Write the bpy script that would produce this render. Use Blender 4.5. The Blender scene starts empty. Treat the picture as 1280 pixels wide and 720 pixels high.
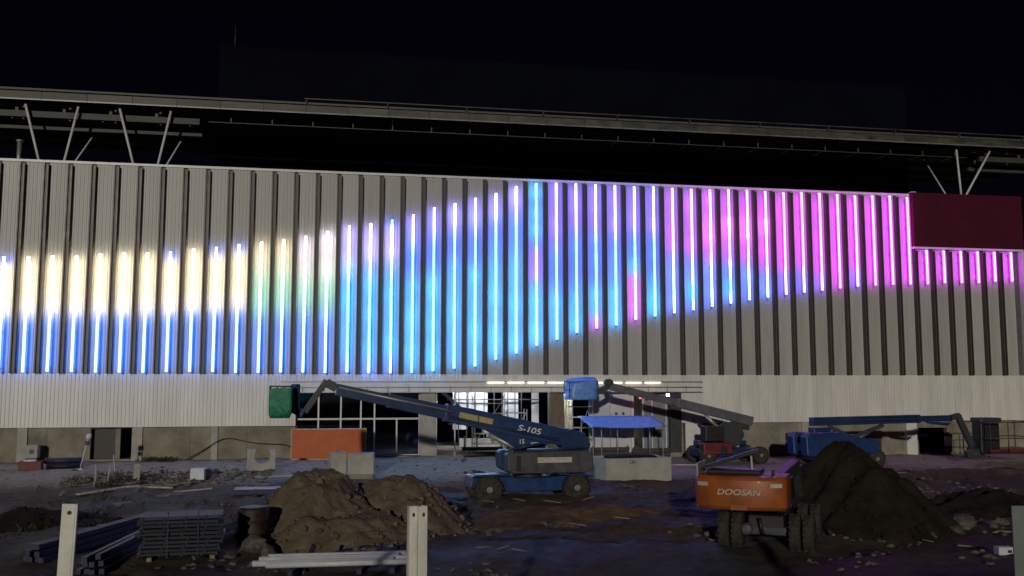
import bpy, math, random
from mathutils import Vector, Matrix, noise
R = math.radians
sc = bpy.context.scene
col = sc.collection
rnd = random.Random(7)

# ------------------------------------------------------------------ camera, sky, sun, exposure
cam_d = bpy.data.cameras.new('camera'); cam = bpy.data.objects.new('camera', cam_d); col.objects.link(cam)
cam_d.sensor_width = 36.0; cam_d.lens = 33.75; cam_d.clip_start = 0.1; cam_d.clip_end = 3000
cam.location = (0, -56.8, 4.7); cam.rotation_euler = (R(90 + 5.79), 0, R(-10.43))
sc.camera = cam

SUN_EL, SUN_AZ = 9.5, 16.0            # the site flood: low, from behind the viewer's left shoulder
world = bpy.data.worlds.new('World'); sc.world = world; world.use_nodes = True
wn = world.node_tree.nodes; wl = world.node_tree.links
sky = wn.new('ShaderNodeTexSky'); sky.sky_type = 'NISHITA'; sky.sun_disc = False
sky.sun_elevation = R(SUN_EL); sky.sun_rotation = R(180 + SUN_AZ)
tint = wn.new('ShaderNodeMix'); tint.data_type = 'RGBA'; tint.blend_type = 'MULTIPLY'; tint.inputs[0].default_value = 1.0; tint.inputs[7].default_value = (.55, .42, 1.0, 1)   # night sky: navy
wl.new(sky.outputs[0], tint.inputs[6]); wl.new(tint.outputs[2], wn['Background'].inputs[0]); wn['Background'].inputs[1].default_value = 0.0006
sun_d = bpy.data.lights.new('sun', 'SUN'); sun_d.energy = 1.15; sun_d.angle = R(1.0); sun_d.color = (1.0, 0.94, 0.82)
sun = bpy.data.objects.new('sun', sun_d); col.objects.link(sun)
sd = Vector((math.sin(R(SUN_AZ)) * math.cos(R(SUN_EL)), math.cos(R(SUN_AZ)) * math.cos(R(SUN_EL)), -math.sin(R(SUN_EL))))
sun.rotation_euler = sd.to_track_quat('-Z', 'Y').to_euler(); sun.location = (-20, -70, 30)
sc.view_settings.view_transform = 'Standard'; sc.view_settings.look = 'None'
sc.view_settings.exposure = 0.0; sc.view_settings.gamma = 1.0; sc.view_settings.use_curve_mapping = False
sc.render.engine = 'CYCLES'; sc.cycles.use_denoising = True; sc.cycles.max_bounces = 5
sc.cycles.sample_clamp_indirect = 4.0; sc.cycles.caustics_reflective = False; sc.cycles.caustics_refractive = False

# ------------------------------------------------------------------ materials
MATS = {}
def mat(name, c, rough=0.7, metal=0.0, var=0.15, scale=3.0, bump=0.0, bscale=30.0, c2=None, coat=0.0, stretch=None, spec=None, orand=0.0):
    if name in MATS: return MATS[name]
    m = bpy.data.materials.new(name); m.use_nodes = True; n = m.node_tree.nodes; l = m.node_tree.links
    b = n['Principled BSDF']; b.inputs['Roughness'].default_value = rough; b.inputs['Metallic'].default_value = metal
    if spec is None: spec = .12 if rough >= .75 else .5
    b.inputs['Specular IOR Level'].default_value = spec
    if coat: b.inputs['Coat Weight'].default_value = coat
    tc = n.new('ShaderNodeTexCoord'); src = tc.outputs['Object']
    if stretch:
        mp = n.new('ShaderNodeMapping'); mp.inputs['Scale'].default_value = stretch; l.new(src, mp.inputs[0]); src = mp.outputs[0]
    t = n.new('ShaderNodeTexNoise'); t.inputs['Scale'].default_value = scale; t.inputs['Detail'].default_value = 7; t.inputs['Roughness'].default_value = 0.65
    l.new(src, t.inputs['Vector'])
    r = n.new('ShaderNodeValToRGB'); r.color_ramp.elements[0].position = 0.32; r.color_ramp.elements[1].position = 0.68
    d = c2 or tuple(x * (1 - 2 * var) for x in c); u = tuple(min(1, x * (1 + var)) for x in c)
    r.color_ramp.elements[0].color = (*d, 1); r.color_ramp.elements[1].color = (*u, 1)
    l.new(t.outputs[0], r.inputs[0])
    if orand:      # every piece its own batch shade
        oi = n.new('ShaderNodeObjectInfo'); om = n.new('ShaderNodeMapRange'); om.inputs[3].default_value = 1 - orand; om.inputs[4].default_value = 1 + orand * .6
        l.new(oi.outputs['Random'], om.inputs[0]); hm = n.new('ShaderNodeVectorMath'); hm.operation = 'SCALE'; l.new(r.outputs[0], hm.inputs[0]); l.new(om.outputs[0], hm.inputs['Scale']); l.new(hm.outputs[0], b.inputs['Base Color'])
    else: l.new(r.outputs[0], b.inputs['Base Color'])
    rr = n.new('ShaderNodeMapRange'); rr.inputs[3].default_value = max(0.02, rough - 0.12); rr.inputs[4].default_value = min(1, rough + 0.12)
    l.new(t.outputs[0], rr.inputs[0]); l.new(rr.outputs[0], b.inputs['Roughness'])
    if bump:
        t2 = n.new('ShaderNodeTexNoise'); t2.inputs['Scale'].default_value = bscale; t2.inputs['Detail'].default_value = 8
        l.new(src, t2.inputs['Vector'])
        bp = n.new('ShaderNodeBump'); bp.inputs['Strength'].default_value = bump; bp.inputs['Distance'].default_value = 0.05
        l.new(t2.outputs[0], bp.inputs['Height']); l.new(bp.outputs[0], b.inputs['Normal'])
    MATS[name] = m; return m
def emit(name, c, s):
    if name in MATS: return MATS[name]
    m = bpy.data.materials.new(name); m.use_nodes = True; b = m.node_tree.nodes['Principled BSDF']
    b.inputs['Base Color'].default_value = (*[min(.8, x) for x in c], 1); b.inputs['Emission Color'].default_value = (*c, 1); b.inputs['Emission Strength'].default_value = s
    MATS[name] = m; return m
def glass(name, tint, gloss=0.12):
    m = bpy.data.materials.new(name); m.use_nodes = True; n = m.node_tree.nodes; l = m.node_tree.links; n.clear()
    o = n.new('ShaderNodeOutputMaterial'); mx = n.new('ShaderNodeMixShader'); tr = n.new('ShaderNodeBsdfTransparent'); gl = n.new('ShaderNodeBsdfGlossy')
    fr = n.new('ShaderNodeFresnel'); fr.inputs[0].default_value = 1.5
    ad = n.new('ShaderNodeMath'); ad.operation = 'ADD'; ad.inputs[1].default_value = gloss; l.new(fr.outputs[0], ad.inputs[0])
    tr.inputs[0].default_value = (*tint, 1); gl.inputs['Roughness'].default_value = 0.05; gl.inputs[0].default_value = (.8, .85, .95, 1)
    l.new(ad.outputs[0], mx.inputs[0]); l.new(tr.outputs[0], mx.inputs[1]); l.new(gl.outputs[0], mx.inputs[2]); l.new(mx.outputs[0], o.inputs[0])
    MATS[name] = m; return m
WHITE_DIM = mat('white_cladding_dimmed', (.45, .445, .425), .45, 0, .07, 1.6, stretch=(1, 1, .10), orand=.09)  # darkened white: the weaker floodlight higher up the facade is put into the colour
WHITE_LIT = mat('white_lower_cladding_lit', (.76, .745, .70), .42, 0, .07, 1.8, stretch=(1, 1, .15), orand=.07)  # lightened white: brighter floodlight on the lower band is painted into the colour
CAP = mat('white_trim', (.74, .74, .72), .4, 0, .05)
FIN = mat('dark_bronze_fin', (.062, .050, .042), .42, .1, .1, 2)
FINB = mat('fin_back_grey', (.09, .08, .07), .5, .1, .1, 2)
DIFF = mat('strip_diffuser', (.55, .55, .53), .4, 0, .03)
CONC = mat('concrete', (.29, .265, .205), .85, 0, .2, .8, .25, 14, orand=.12)
CONCL = mat('concrete_light', (.42, .41, .37), .85, 0, .12, 1.2, .25, 18)
ZINC = mat('zinc_fascia', (.085, .082, .068), .55, .2, .3, .9, stretch=(1, 3, 3), orand=.25)
STEELG = mat('galvanised_steel', (.42, .43, .42), .45, .5, .12, 4)
STEELD = mat('painted_dark_steel', (.06, .065, .07), .5, .3, .15, 4)
SOFF = mat('soffit_sheet', (.10, .10, .09), .6, .2, .15, 1)
STRUT = mat('pale_strut_paint', (.68, .68, .66), .45, 0, .08, 3)
LIP = mat('pale_fascia_lip', (.22, .22, .21), .4, .1, .2, 1)
SOFF2 = mat('chord_grey_paint', (.055, .058, .05), .6, .1, .15, 1)
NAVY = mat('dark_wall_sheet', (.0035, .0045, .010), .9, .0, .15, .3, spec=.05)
RED = mat('dark_red_panel', (.075, .006, .022), .6, 0, .08, 1, spec=.2, orand=.08)
ROOF = mat('roof_membrane', (.12, .12, .12), .9, 0, .1)
BLUE = mat('blue_machine_paint', (.010, .045, .17), .4, .1, .2, 2.2, coat=.2, c2=(.014, .034, .10))
BLUED = mat('dark_blue_machine_paint', (.010, .036, .11), .4, .1, .2, 2.2, coat=.15, c2=(.010, .030, .085))
ORANGE = mat('orange_machine_paint', (.40, .10, .015), .5, .05, .12, 1.6, coat=.1, c2=(.24, .075, .022))
MAROON = mat('maroon_paint', (.14, .02, .02), .5, 0, .25, 4)
BLACKP = mat('black_plastic', (.018, .018, .02), .5, 0, .2)
GREYM = mat('grey_machine_hood', (.085, .085, .09), .45, .1, .2, 3)
RUB = mat('tyre_rubber', (.060, .052, .043), .9, 0, .3, 6, .3, 40, c2=(.026, .024, .022))
RIM = mat('wheel_rim', (.30, .31, .31), .5, .4, .2, 5)
GREENT = mat('green_netting', (.03, .27, .15), .6, 0, .3, 6, .3, 20)
BLUET = mat('blue_tarpaulin', (.15, .34, .86), .4, 0, .2, 4, .5, 6)
BRD = mat('orange_board', (.52, .10, .014), .55, 0, .12, 1.2)
STICK = mat('pale_sticker', (.55, .53, .44), .5, 0, .15, 8)
YEL = mat('yellow_sticker', (.45, .38, .16), .5, 0, .15, 8)
TXT = mat('white_lettering', (.75, .75, .73), .5, 0, .03)
BLKT = mat('black_lettering', (.02, .02, .02), .5, 0, .03)
WOOD = mat('weathered_timber', (.33, .27, .19), .8, 0, .25, 6, .3, 30, stretch=(1, 1, 1))
PALEW = mat('pale_timber', (.50, .46, .37), .75, 0, .2, 5, .2, 30)
POSTW = mat('white_post_paint', (.86, .85, .76), .55, 0, .08, 6, .1, 40)
BOARDG = mat('grey_hoarding_board', (.17, .20, .19), .6, 0, .1, 2)
PVC = mat('white_pipe', (.66, .68, .72), .4, 0, .08, 4)
FORM = mat('dark_blue_formwork', (.010, .011, .026), .6, .2, .4, 5)
FORML = mat('blue_formwork_edge', (.030, .032, .085), .6, .1, .35, 5)
SAND = mat('sand_mound', (.18, .142, .100), .95, 0, .2, 1.2, .8, 9, c2=(.105, .083, .06))
SOIL = mat('dark_soil_mound', (.026, .020, .016), .95, 0, .25, 1.0, .8, 9)
ROCK = mat('broken_concrete_rock', (.15, .135, .115), .9, 0, .3, 5, .5, 20)
TYV = mat('white_partition', (.60, .61, .65), .6, 0, .08, 1)
GRASS = mat('dry_weeds', (.06, .05, .028), .9, 0, .3, 5)
GLASS = glass('dark_shop_glass', (.30, .36, .48))
CABLE = mat('black_cable', (.03, .03, .03), .6, 0, .1)
LENS = emit('floodlight_lens', (1, .97, .9), 14)
REDL = emit('red_lamp_lens', (1, .05, .03), 8)
TUBE = emit('work_light_tube', (.90, .94, 1), 170)

led_m = bpy.data.materials.new('led_light_strip'); led_m.use_nodes = True
_n = led_m.node_tree.nodes; _l = led_m.node_tree.links; _n.clear()
_o = _n.new('ShaderNodeOutputMaterial'); _e = _n.new('ShaderNodeEmission'); _a = _n.new('ShaderNodeAttribute'); _a.attribute_name = 'led'
_l.new(_a.outputs['Color'], _e.inputs[0]); _l.new(_e.outputs[0], _o.inputs[0]); _e.inputs[1].default_value = 1.0

# ------------------------------------------------------------------ mesh helpers
class MB:
    def __init__(s): s.v = []; s.f = []; s.sm = []; s.mi = []; s.cur = 0
    def add(s, vs, fs, smooth=False):
        o = len(s.v); s.v += [tuple(v) for v in vs]
        for f in fs: s.f.append([i + o for i in f]); s.sm.append(smooth); s.mi.append(s.cur)
        return s
    def box(s, x0, x1, y0, y1, z0, z1, M=None):
        vs = [Vector((x, y, z)) for z in (z0, z1) for y in (y0, y1) for x in (x0, x1)]
        if M: vs = [M @ v for v in vs]
        return s.add(vs, [(0, 2, 3, 1), (4, 5, 7, 6), (0, 1, 5, 4), (2, 6, 7, 3), (0, 4, 6, 2), (1, 3, 7, 5)])
    def prism(s, poly, y0, y1):                       # polygon in x,z extruded along y
        n = len(poly); vs = [(x, y0, z) for x, z in poly] + [(x, y1, z) for x, z in poly]
        return s.add(vs, [tuple(range(n)), tuple(range(2 * n - 1, n - 1, -1))] + [((i + 1) % n, i, n + i, n + (i + 1) % n) for i in range(n)])
    def tube(s, p0, p1, r0, r1=None, n=10, cap=True):
        p0, p1 = Vector(p0), Vector(p1); r1 = r0 if r1 is None else r1
        d = (p1 - p0).normalized(); a = d.orthogonal().normalized(); b = d.cross(a)
        vs = []
        for p, r in ((p0, r0), (p1, r1)):
            for i in range(n): t = 2 * math.pi * i / n; vs.append(p + (a * math.cos(t) + b * math.sin(t)) * r)
        s.add(vs, [(i, (i + 1) % n, n + (i + 1) % n, n + i) for i in range(n)], True)
        if cap: o = len(s.v) - 2 * n; s.f += [[o + i for i in range(n - 1, -1, -1)], [o + n + i for i in range(n)]]; s.sm += [False, False]; s.mi += [s.cur, s.cur]
        return s
    def beam(s, p0, p1, w, h, up=(0, 0, 1)):          # rectangular bar between two points
        p0, p1 = Vector(p0), Vector(p1); d = (p1 - p0).normalized(); a = d.cross(Vector(up))
        if a.length < 1e-4: a = d.orthogonal()
        a.normalize(); b = a.cross(d)
        vs = [p + a * (w / 2 * i) + b * (h / 2 * j) for p in (p0, p1) for j in (-1, 1) for i in (-1, 1)]
        return s.add(vs, [(0, 1, 3, 2), (4, 6, 7, 5), (0, 4, 5, 1), (2, 3, 7, 6), (0, 2, 6, 4), (1, 5, 7, 3)])
    def lathe(s, c, axis, prof, n=20):                # prof: (along, radius)
        c = Vector(c); d = Vector(axis).normalized(); a = d.orthogonal().normalized(); b = d.cross(a); m = len(prof); vs = []
        for h, r in prof:
            for i in range(n): t = 2 * math.pi * i / n; vs.append(c + d * h + (a * math.cos(t) + b * math.sin(t)) * r)
        s.add(vs, [(j * n + i, j * n + (i + 1) % n, (j + 1) * n + (i + 1) % n, (j + 1) * n + i) for j in range(m - 1) for i in range(n)], True)
        o = len(s.v) - m * n; s.f += [[o + i for i in range(n - 1, -1, -1)], [o + (m - 1) * n + i for i in range(n)]]; s.sm += [False] * 2; s.mi += [s.cur] * 2
        return s
    def build(s, name, m, parent=None, bevel=0, loc=None, rot=None):
        me = bpy.data.meshes.new(name); me.from_pydata(s.v, [], s.f); me.update()
        for x in (m if isinstance(m, (list, tuple)) else [m]): me.materials.append(x)
        me.polygons.foreach_set('use_smooth', s.sm); me.polygons.foreach_set('material_index', s.mi)
        o = bpy.data.objects.new(name, me); col.objects.link(o)
        if parent: o.parent = parent
        if loc: o.location = loc
        if rot: o.rotation_euler = rot
        if bevel:
            b = o.modifiers.new('bevel', 'BEVEL'); b.width = bevel; b.segments = 2; b.limit_method = 'ANGLE'
        return o
def empty(name, loc, rz=0):
    o = bpy.data.objects.new(name, None); col.objects.link(o); o.location = loc; o.rotation_euler = (0, 0, rz); o.empty_display_size = .3; return o
def tag(o, label=None, cat=None, group=None, kind=None):
    if label: o['label'] = label
    if cat: o['category'] = cat
    if group: o['group'] = group
    if kind: o['kind'] = kind
    return o
def copy_tree(o, parent=None):
    c = o.copy(); col.objects.link(c); c.parent = parent
    for ch in o.children: copy_tree(ch, c)
    return c
def lettering(txt, size, m, parent, loc, rot, depth=.004, shear=0.0, name='lettering', sx=1.0):
    cu = bpy.data.curves.new(name, 'FONT'); cu.body = txt; cu.size = size; cu.extrude = depth; cu.shear = shear; cu.align_x = 'CENTER'; cu.align_y = 'CENTER'; cu.offset = size * .012
    t = bpy.data.objects.new(name, cu); col.objects.link(t)
    me = bpy.data.meshes.new_from_object(t); bpy.data.objects.remove(t)
    me.materials.clear(); me.materials.append(m)
    o = bpy.data.objects.new(name, me); col.objects.link(o); o.parent = parent; o.location = loc; o.rotation_euler = rot; o.scale = (sx, 1, 1)
    return o
def ss(a, b, v): t = min(1, max(0, (v - a) / (b - a))); return t * t * (3 - 2 * t)
def lerp_tab(tab, v):
    if v <= tab[0][0]: return tab[0][1]
    for (a, p), (b, q) in zip(tab, tab[1:]):
        if v <= b: return p + (q - p) * (v - a) / (b - a)
    return tab[-1][1]

# ------------------------------------------------------------------ ground
BANK = ((-60, 3.1), (4, 3.1), (10, 1.85), (16, .5), (20, 0), (24, 0))
def fb(x, y, s, o=4): return noise.fractal(Vector((x * s, y * s, 3.7)), 1.0, 2.0, o)
def ground_z(x, y):
    hx = .55 - .3 * ss(5, 26, x)
    z = hx * ss(-16, -3, y) + lerp_tab(BANK, y + 56.8)
    rough = .35 + .65 * ss(-6, -15, y)                     # churned further out, graded lane along the wall
    if -60 < x < 90 and -60 < y < 6:
        z += rough * (.20 * fb(x, y, .28) + .13 * abs(fb(x + 50, y, .8, 4)) + .075 * abs(fb(x, y, 2.0, 4)))
        z -= .35 * math.exp(-((x + 12) ** 2 / 40 + (y + 20) ** 2 / 14))           # hollow left of the crates
        z -= .40 * math.exp(-((x - 27) ** 2 / 30 + (y + 18) ** 2 / 12))           # dark pit on the right
        z += .40 * math.exp(-((x - 30) ** 2 / 60 + (y + 13.0) ** 2 / 2.5))        # spoil ridge behind it
        for y0, am, w0 in ((-23.5, 1.6, .22), (-27.5, 1.1, .31), (-19.6, .8, .17), (-14.2, .6, .2)):  # wheel ruts with pushed-up rims
            for xo in (0.0, 1.9):
                q = y - (y0 + am * math.sin((x + 4) * w0) + xo); z += (-.20 * math.exp(-(q / .26) ** 2) + .09 * math.exp(-((abs(q) - .48) / .2) ** 2)) * ss(3, 6, x)
    return z
def axis(lo, hi, a, b, st):
    v = []; q = a
    while q <= b: v.append(q); q += st
    g = st; q = a
    while q > lo: g *= 1.45; q -= g; v.insert(0, q)
    g = st; q = v[-1]
    while q < hi: g *= 1.45; q += g; v.append(q)
    return v
gx = axis(-1200, 1200, -22, 48, .22); gy = axis(-1200, 1500, -50, 1.0, .19)
gv = [(x, y, ground_z(x, y) if y < 1.3 else ground_z(x, 1.0) - min(.6, (y - 1.0) * .1)) for y in gy for x in gx]
W = len(gx)
g = MB(); g.add(gv, [(j * W + i, j * W + i + 1, (j + 1) * W + i + 1, (j + 1) * W + i) for j in range(len(gy) - 1) for i in range(W - 1)], True)
gm = bpy.data.materials.new('churned_mud'); gm.use_nodes = True
n = gm.node_tree.nodes; l = gm.node_tree.links; b = n['Principled BSDF']
tc = n.new('ShaderNodeTexCoord')
t1 = n.new('ShaderNodeTexNoise'); t1.inputs['Scale'].default_value = .22; t1.inputs['Detail'].default_value = 9; t1.inputs['Roughness'].default_value = .7
t2 = n.new('ShaderNodeTexNoise'); t2.inputs['Scale'].default_value = 2.6; t2.inputs['Detail'].default_value = 10; t2.inputs['Roughness'].default_value = .7
l.new(tc.outputs['Object'], t1.inputs['Vector']); l.new(tc.outputs['Object'], t2.inputs['Vector'])
r1 = n.new('ShaderNodeValToRGB'); e = r1.color_ramp.elements
e[0].position = .36; e[0].color = (.042, .031, .022, 1); e[1].position = .62; e[1].color = (.165, .118, .078, 1)
r2 = n.new('ShaderNodeValToRGB'); e = r2.color_ramp.elements
e[0].position = .3; e[0].color = (.35, .33, .31, 1); e[1].position = .7; e[1].color = (1.15, 1.1, 1.05, 1)
l.new(t1.outputs[0], r1.inputs[0]); l.new(t2.outputs[0], r2.inputs[0])
mx = n.new('ShaderNodeMix'); mx.data_type = 'RGBA'; mx.blend_type = 'MULTIPLY'; mx.inputs[0].default_value = 1
l.new(r1.outputs[0], mx.inputs[6]); l.new(r2.outputs[0], mx.inputs[7])
sp = n.new('ShaderNodeSeparateXYZ'); l.new(tc.outputs['Object'], sp.inputs[0])     # compacted gravel lane laid along the wall
ad = n.new('ShaderNodeMath'); ad.operation = 'MULTIPLY_ADD'; ad.inputs[1].default_value = 5.0; l.new(t1.outputs[0], ad.inputs[0]); l.new(sp.outputs[1], ad.inputs[2])
mr = n.new('ShaderNodeMapRange'); mr.inputs[1].default_value = -9.5; mr.inputs[2].default_value = -6.5; l.new(ad.outputs[0], mr.inputs[0])
m2 = n.new('ShaderNodeMix'); m2.data_type = 'RGBA'; l.new(mr.outputs[0], m2.inputs[0]); l.new(mx.outputs[2], m2.inputs[6])
r3 = n.new('ShaderNodeValToRGB'); e = r3.color_ramp.elements
e[0].position = .3; e[0].color = (.22, .18, .13, 1); e[1].position = .7; e[1].color = (.50, .43, .33, 1)
l.new(t2.outputs[0], r3.inputs[0]); l.new(r3.outputs[0], m2.inputs[7]); l.new(m2.outputs[2], b.inputs['Base Color'])
rr = n.new('ShaderNodeMapRange'); rr.inputs[1].default_value = .4; rr.inputs[2].default_value = .6; rr.inputs[3].default_value = .6; rr.inputs[4].default_value = .95
l.new(t1.outputs[0], rr.inputs[0]); l.new(rr.outputs[0], b.inputs['Roughness'])
t4 = n.new('ShaderNodeTexNoise'); t4.inputs['Scale'].default_value = 6; t4.inputs['Detail'].default_value = 10; t4.inputs['Roughness'].default_value = .75; l.new(tc.outputs['Object'], t4.inputs['Vector'])
bp = n.new('ShaderNodeBump'); bp.inputs['Strength'].default_value = 1.0; bp.inputs['Distance'].default_value = .22
l.new(t4.outputs[0], bp.inputs['Height']); l.new(bp.outputs[0], b.inputs['Normal'])
tag(g.build('ground', gm), 'churned muddy building site ground with wheel ruts', 'ground', kind='structure')

# ------------------------------------------------------------------ the hall
hall = empty('exhibition_hall', (0, 0, 0))
tag(hall, 'long white ribbed exhibition hall with vertical fins and glowing light strips', 'building')
S0, SP = -16.69, 1.242
KMIN, KMAX = -6, 49
ZF, ZC, ZT = 5.36, 2.45, 17.15
XR = 45.22; XL = S0 + SP * KMIN - SP / 2
FW, FD = .27, .28
def corr(x0, x1, z0, z1, y=0.0, pitch=.207, dep=.016):
    pts = []; q = math.floor(x0 / pitch) * pitch
    brk = ((.0, 0), (.42, 0), (.52, -1), (.90, -1), (1.0, 0))
    def yat(x):
        t = (x / pitch) % 1.0
        return y + dep * lerp_tab(brk, t)
    xs = {x0, x1}
    while q < x1:
        for t, _ in brk:
            v = q + t * pitch
            if x0 + .004 < v < x1 - .004: xs.add(round(v, 4))
        q += pitch
    xs = sorted(xs); out = [xs[0]]
    for v in xs[1:]:
        if v - out[-1] > .004: out.append(v)
    m = MB(); k = len(out)
    vs = [(x, yat(x), z) for z in (z0, z1) for x in out] + [(x, y + .06, z) for z in (z0, z1) for x in out]
    fs = [(i, i + 1, k + i + 1, k + i) for i in range(k - 1)] + [(2 * k + i + 1, 2 * k + i, 3 * k + i, 3 * k + i + 1) for i in range(k - 1)]
    fs += [(i + 1, i, 2 * k + i, 2 * k + i + 1) for i in range(k - 1)] + [(k + i, k + i + 1, 3 * k + i + 1, 3 * k + i) for i in range(k - 1)]
    return m.add(vs, fs)
RX0, RX1 = 36.98 + .18, XR                    # dark red box
def top_z(s): return 13.62 if s > RX0 else ZT
# lit range of the display (height against distance along the wall)
LT = [(-25, 11.5), (-18.1, 11.69), (-14.3, 11.85), (-11.8, 12.03), (-9.3, 12.2), (-6.7, 12.5), (-4.2, 12.95), (-1.6, 13.36), (.76, 13.95), (3.2, 14.46), (5.7, 15.21), (8.1, 15.83), (10.5, 16.66), (11.7, 17.0), (60, 17.0)]
LB = [(-30, 5.42), (4.5, 5.42), (5.7, 5.57), (8.1, 5.82), (9.35, 6.25), (11.74, 7.03), (14.22, 7.82), (16.64, 8.34), (19.1, 8.96), (21.66, 9.34), (24.2, 9.83), (27.8, 10.42), (31.6, 10.9), (36.7, 11.26), (44, 11.55)]
def cmix(a, b, t): t = min(1, max(0, t)); return tuple(p + (q - p) * t for p, q in zip(a, b))
WARM = (1.0, .91, .72); WHT = (1.0, .93, .88); SKYB = (.16, .42, 1.0); CYAN = (.03, .55, 1.0); DEEP = (.02, .27, 1.0); VIO = (.34, .24, 1.0); LAV = (.62, .56, 1.0); MAG = (.68, .09, .80); PINK = (.95, .30, 1.0)
def led_colour(k, t, r):
    if k <= 9:
        c = cmix(WARM, WHT, (t - .34) / .1); c = cmix(c, SKYB, (t - .47) / .07)
        if t < .05 and k in (-1, 6, 8, 9): c = (.15, .35, 1.0)
        i = 1.15 - .45 * ss(.5, .62, t)
    elif k <= 13:
        c = cmix(WARM, (.50, .85, .72), (t - .12) / .25); c = cmix(c, SKYB, (t - .45) / .2); i = .85 - .15 * t
        if k >= 12: c = cmix(cmix(WHT, LAV, .3), c, (t - .1) / .35)
    elif k <= 16:
        c = cmix(LAV, CYAN, (t - .2) / .2); c = cmix(c, SKYB, (t - .84) / .1); i = 1.0
        if k == 16 and t < .03: c = DEEP
    elif k <= 22:
        c = cmix((.45, .42, 1.0), DEEP, (t - .10) / .14); c = cmix(c, CYAN, (t - .30) / .15); i = 1.0
    elif k == 23:
        c = CYAN if (t % .13) < .075 and t < .36 else (VIO if .4 < t < .6 else DEEP)
        if t > .62: c = CYAN
        i = 1.15
    elif k <= 29:
        c = cmix(VIO, DEEP, (t - (.26 + .10 * r)) / .12); c = cmix(c, CYAN, (t - .62) / .15); i = 1.0
        if k == 28: c = cmix(VIO, DEEP, (t - .3) / .1) if t < .55 else (CYAN if t < .66 else (.68, .22, .95))
        if k == 26 and t > .93: c = (.68, .22, .95)
    elif k <= 35:
        c = cmix((.56, .20, .98), MAG, (k - 30) / 6.0); c = cmix(c, (.20, .34, 1.0), (t - (.42 + .045 * (k - 30) + .05 * r)) / .1); i = 1.0
        if k % 2 and .78 < t < .92 and k < 34: c = CYAN
        if .25 < t < .42 and k > 31: c = PINK
    else:
        c = MAG; i = 1.0
        if k in (38, 40) and t > .82: c = cmix(MAG, (.35, .25, 1.0), .8)
        if k in (36, 37) and t > .75: c = (.30, .24, 1.0)
    return c, i
LEDI = 1.0
led_rnd = random.Random(3)
for k in range(KMIN, KMAX + 1):
    s = S0 + SP * k; zt = top_z(s)
    x0, x1 = s - SP / 2 + FW / 2, s + SP / 2 - FW / 2
    corr(x0, x1, ZF, zt).build('cladding_panel', WHITE_DIM, hall)
    # fin on the right of the bay: two dark plates with a paler web between them
    fx = s + SP / 2; ft = min(zt, top_z(fx)) - .12
    if k < KMAX:
        f = empty('fin', (0, 0, 0)); f.parent = hall
        for sg in (-1, 1): MB().box(fx + sg * FW / 2 - (.07 if sg > 0 else 0), fx + sg * FW / 2 + (.07 if sg < 0 else 0), -FD, .05, ZF, ft).build('fin_plate', FIN, f)
        MB().box(fx - FW / 2 + .07, fx + FW / 2 - .07, -FD + .10, .05, ZF + .004, ft - .004).build('fin_web', FINB, f)
    # light strip: slim profile on stand-off brackets, lit over part of its height
    a, bz = lerp_tab(LT, s), lerp_tab(LB, s)
    a = min(a + led_rnd.uniform(-.06, .06), zt - .12); bz += led_rnd.uniform(-.05, .05); bz = max(bz, ZF + .06)
    hw, yf, yb = .062, -.47, -.41
    m = MB(); cols = []
    def seg(z0, z1, lit, c0=None, c1=None):
        v = [(s - hw, yf, z0), (s + hw, yf, z0), (s + hw, yb, z0), (s - hw, yb, z0), (s - hw, yf, z1), (s + hw, yf, z1), (s + hw, yb, z1), (s - hw, yb, z1)]
        m.cur = 1 if lit else 0
        if lit:     # separate faces: bright lens to the front, wall-washing sides and back
            m.add([v[0], v[1], v[5], v[4]], [(0, 1, 2, 3)]); cols.extend([tuple(x * 9 + .7 for x in c) for c in (c0, c0, c1, c1)])
            m.add([v[1], v[2], v[6], v[5], v[3], v[7], v[0], v[4]], [(0, 1, 2, 3), (1, 4, 5, 2), (4, 6, 7, 5)]); cc = (c0, c0, c1, c1, c0, c1, c0, c1); cols.extend([tuple(x * 20 * (x / max(c)) ** .85 for x in c) for c in cc])
        else:
            m.add(v, [(0, 1, 5, 4), (1, 2, 6, 5), (2, 3, 7, 6), (3, 0, 4, 7), (3, 2, 1, 0), (4, 5, 6, 7)]); cols.extend([(0, 0, 0)] * 8)
    seg(a + .004, a + .05, False); seg(bz - .05, bz - .004, False)
    ns = max(4, int((a - bz) / .24)); rr_ = led_rnd.random(); ph = led_rnd.random() * 6
    cl = []
    for j in range(ns + 1):
        t = j / ns; c, i = led_colour(k, t, rr_)
        pz = noise.noise(Vector((k * 1.7, t * 9 + ph, 0)))
        if 13 <= k <= 35 and pz > .12: i *= 1.55
        if k > 35 and pz > .2: i *= 1.25
        cl.append(tuple(x * i * LEDI for x in c))
    for j in range(ns):
        zz1 = a + (bz - a) * j / ns; zz0 = a + (bz - a) * (j + 1) / ns
        seg(zz0, zz1, True, cl[j + 1], cl[j])
    o = m.build('light_strip', [DIFF, led_m], hall)
    at = o.data.color_attributes.new('led', 'FLOAT_COLOR', 'POINT')
    for vi, c in enumerate(cols): at.data[vi].color = (*c, 1)
    for j in range(4):
        zb = bz + .2 + (a - bz - .4) * j / 3; MB().box(s - .015, s + .015, -.412, 0, zb - .02, zb + .02).build('strip_bracket', DIFF, o)
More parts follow.
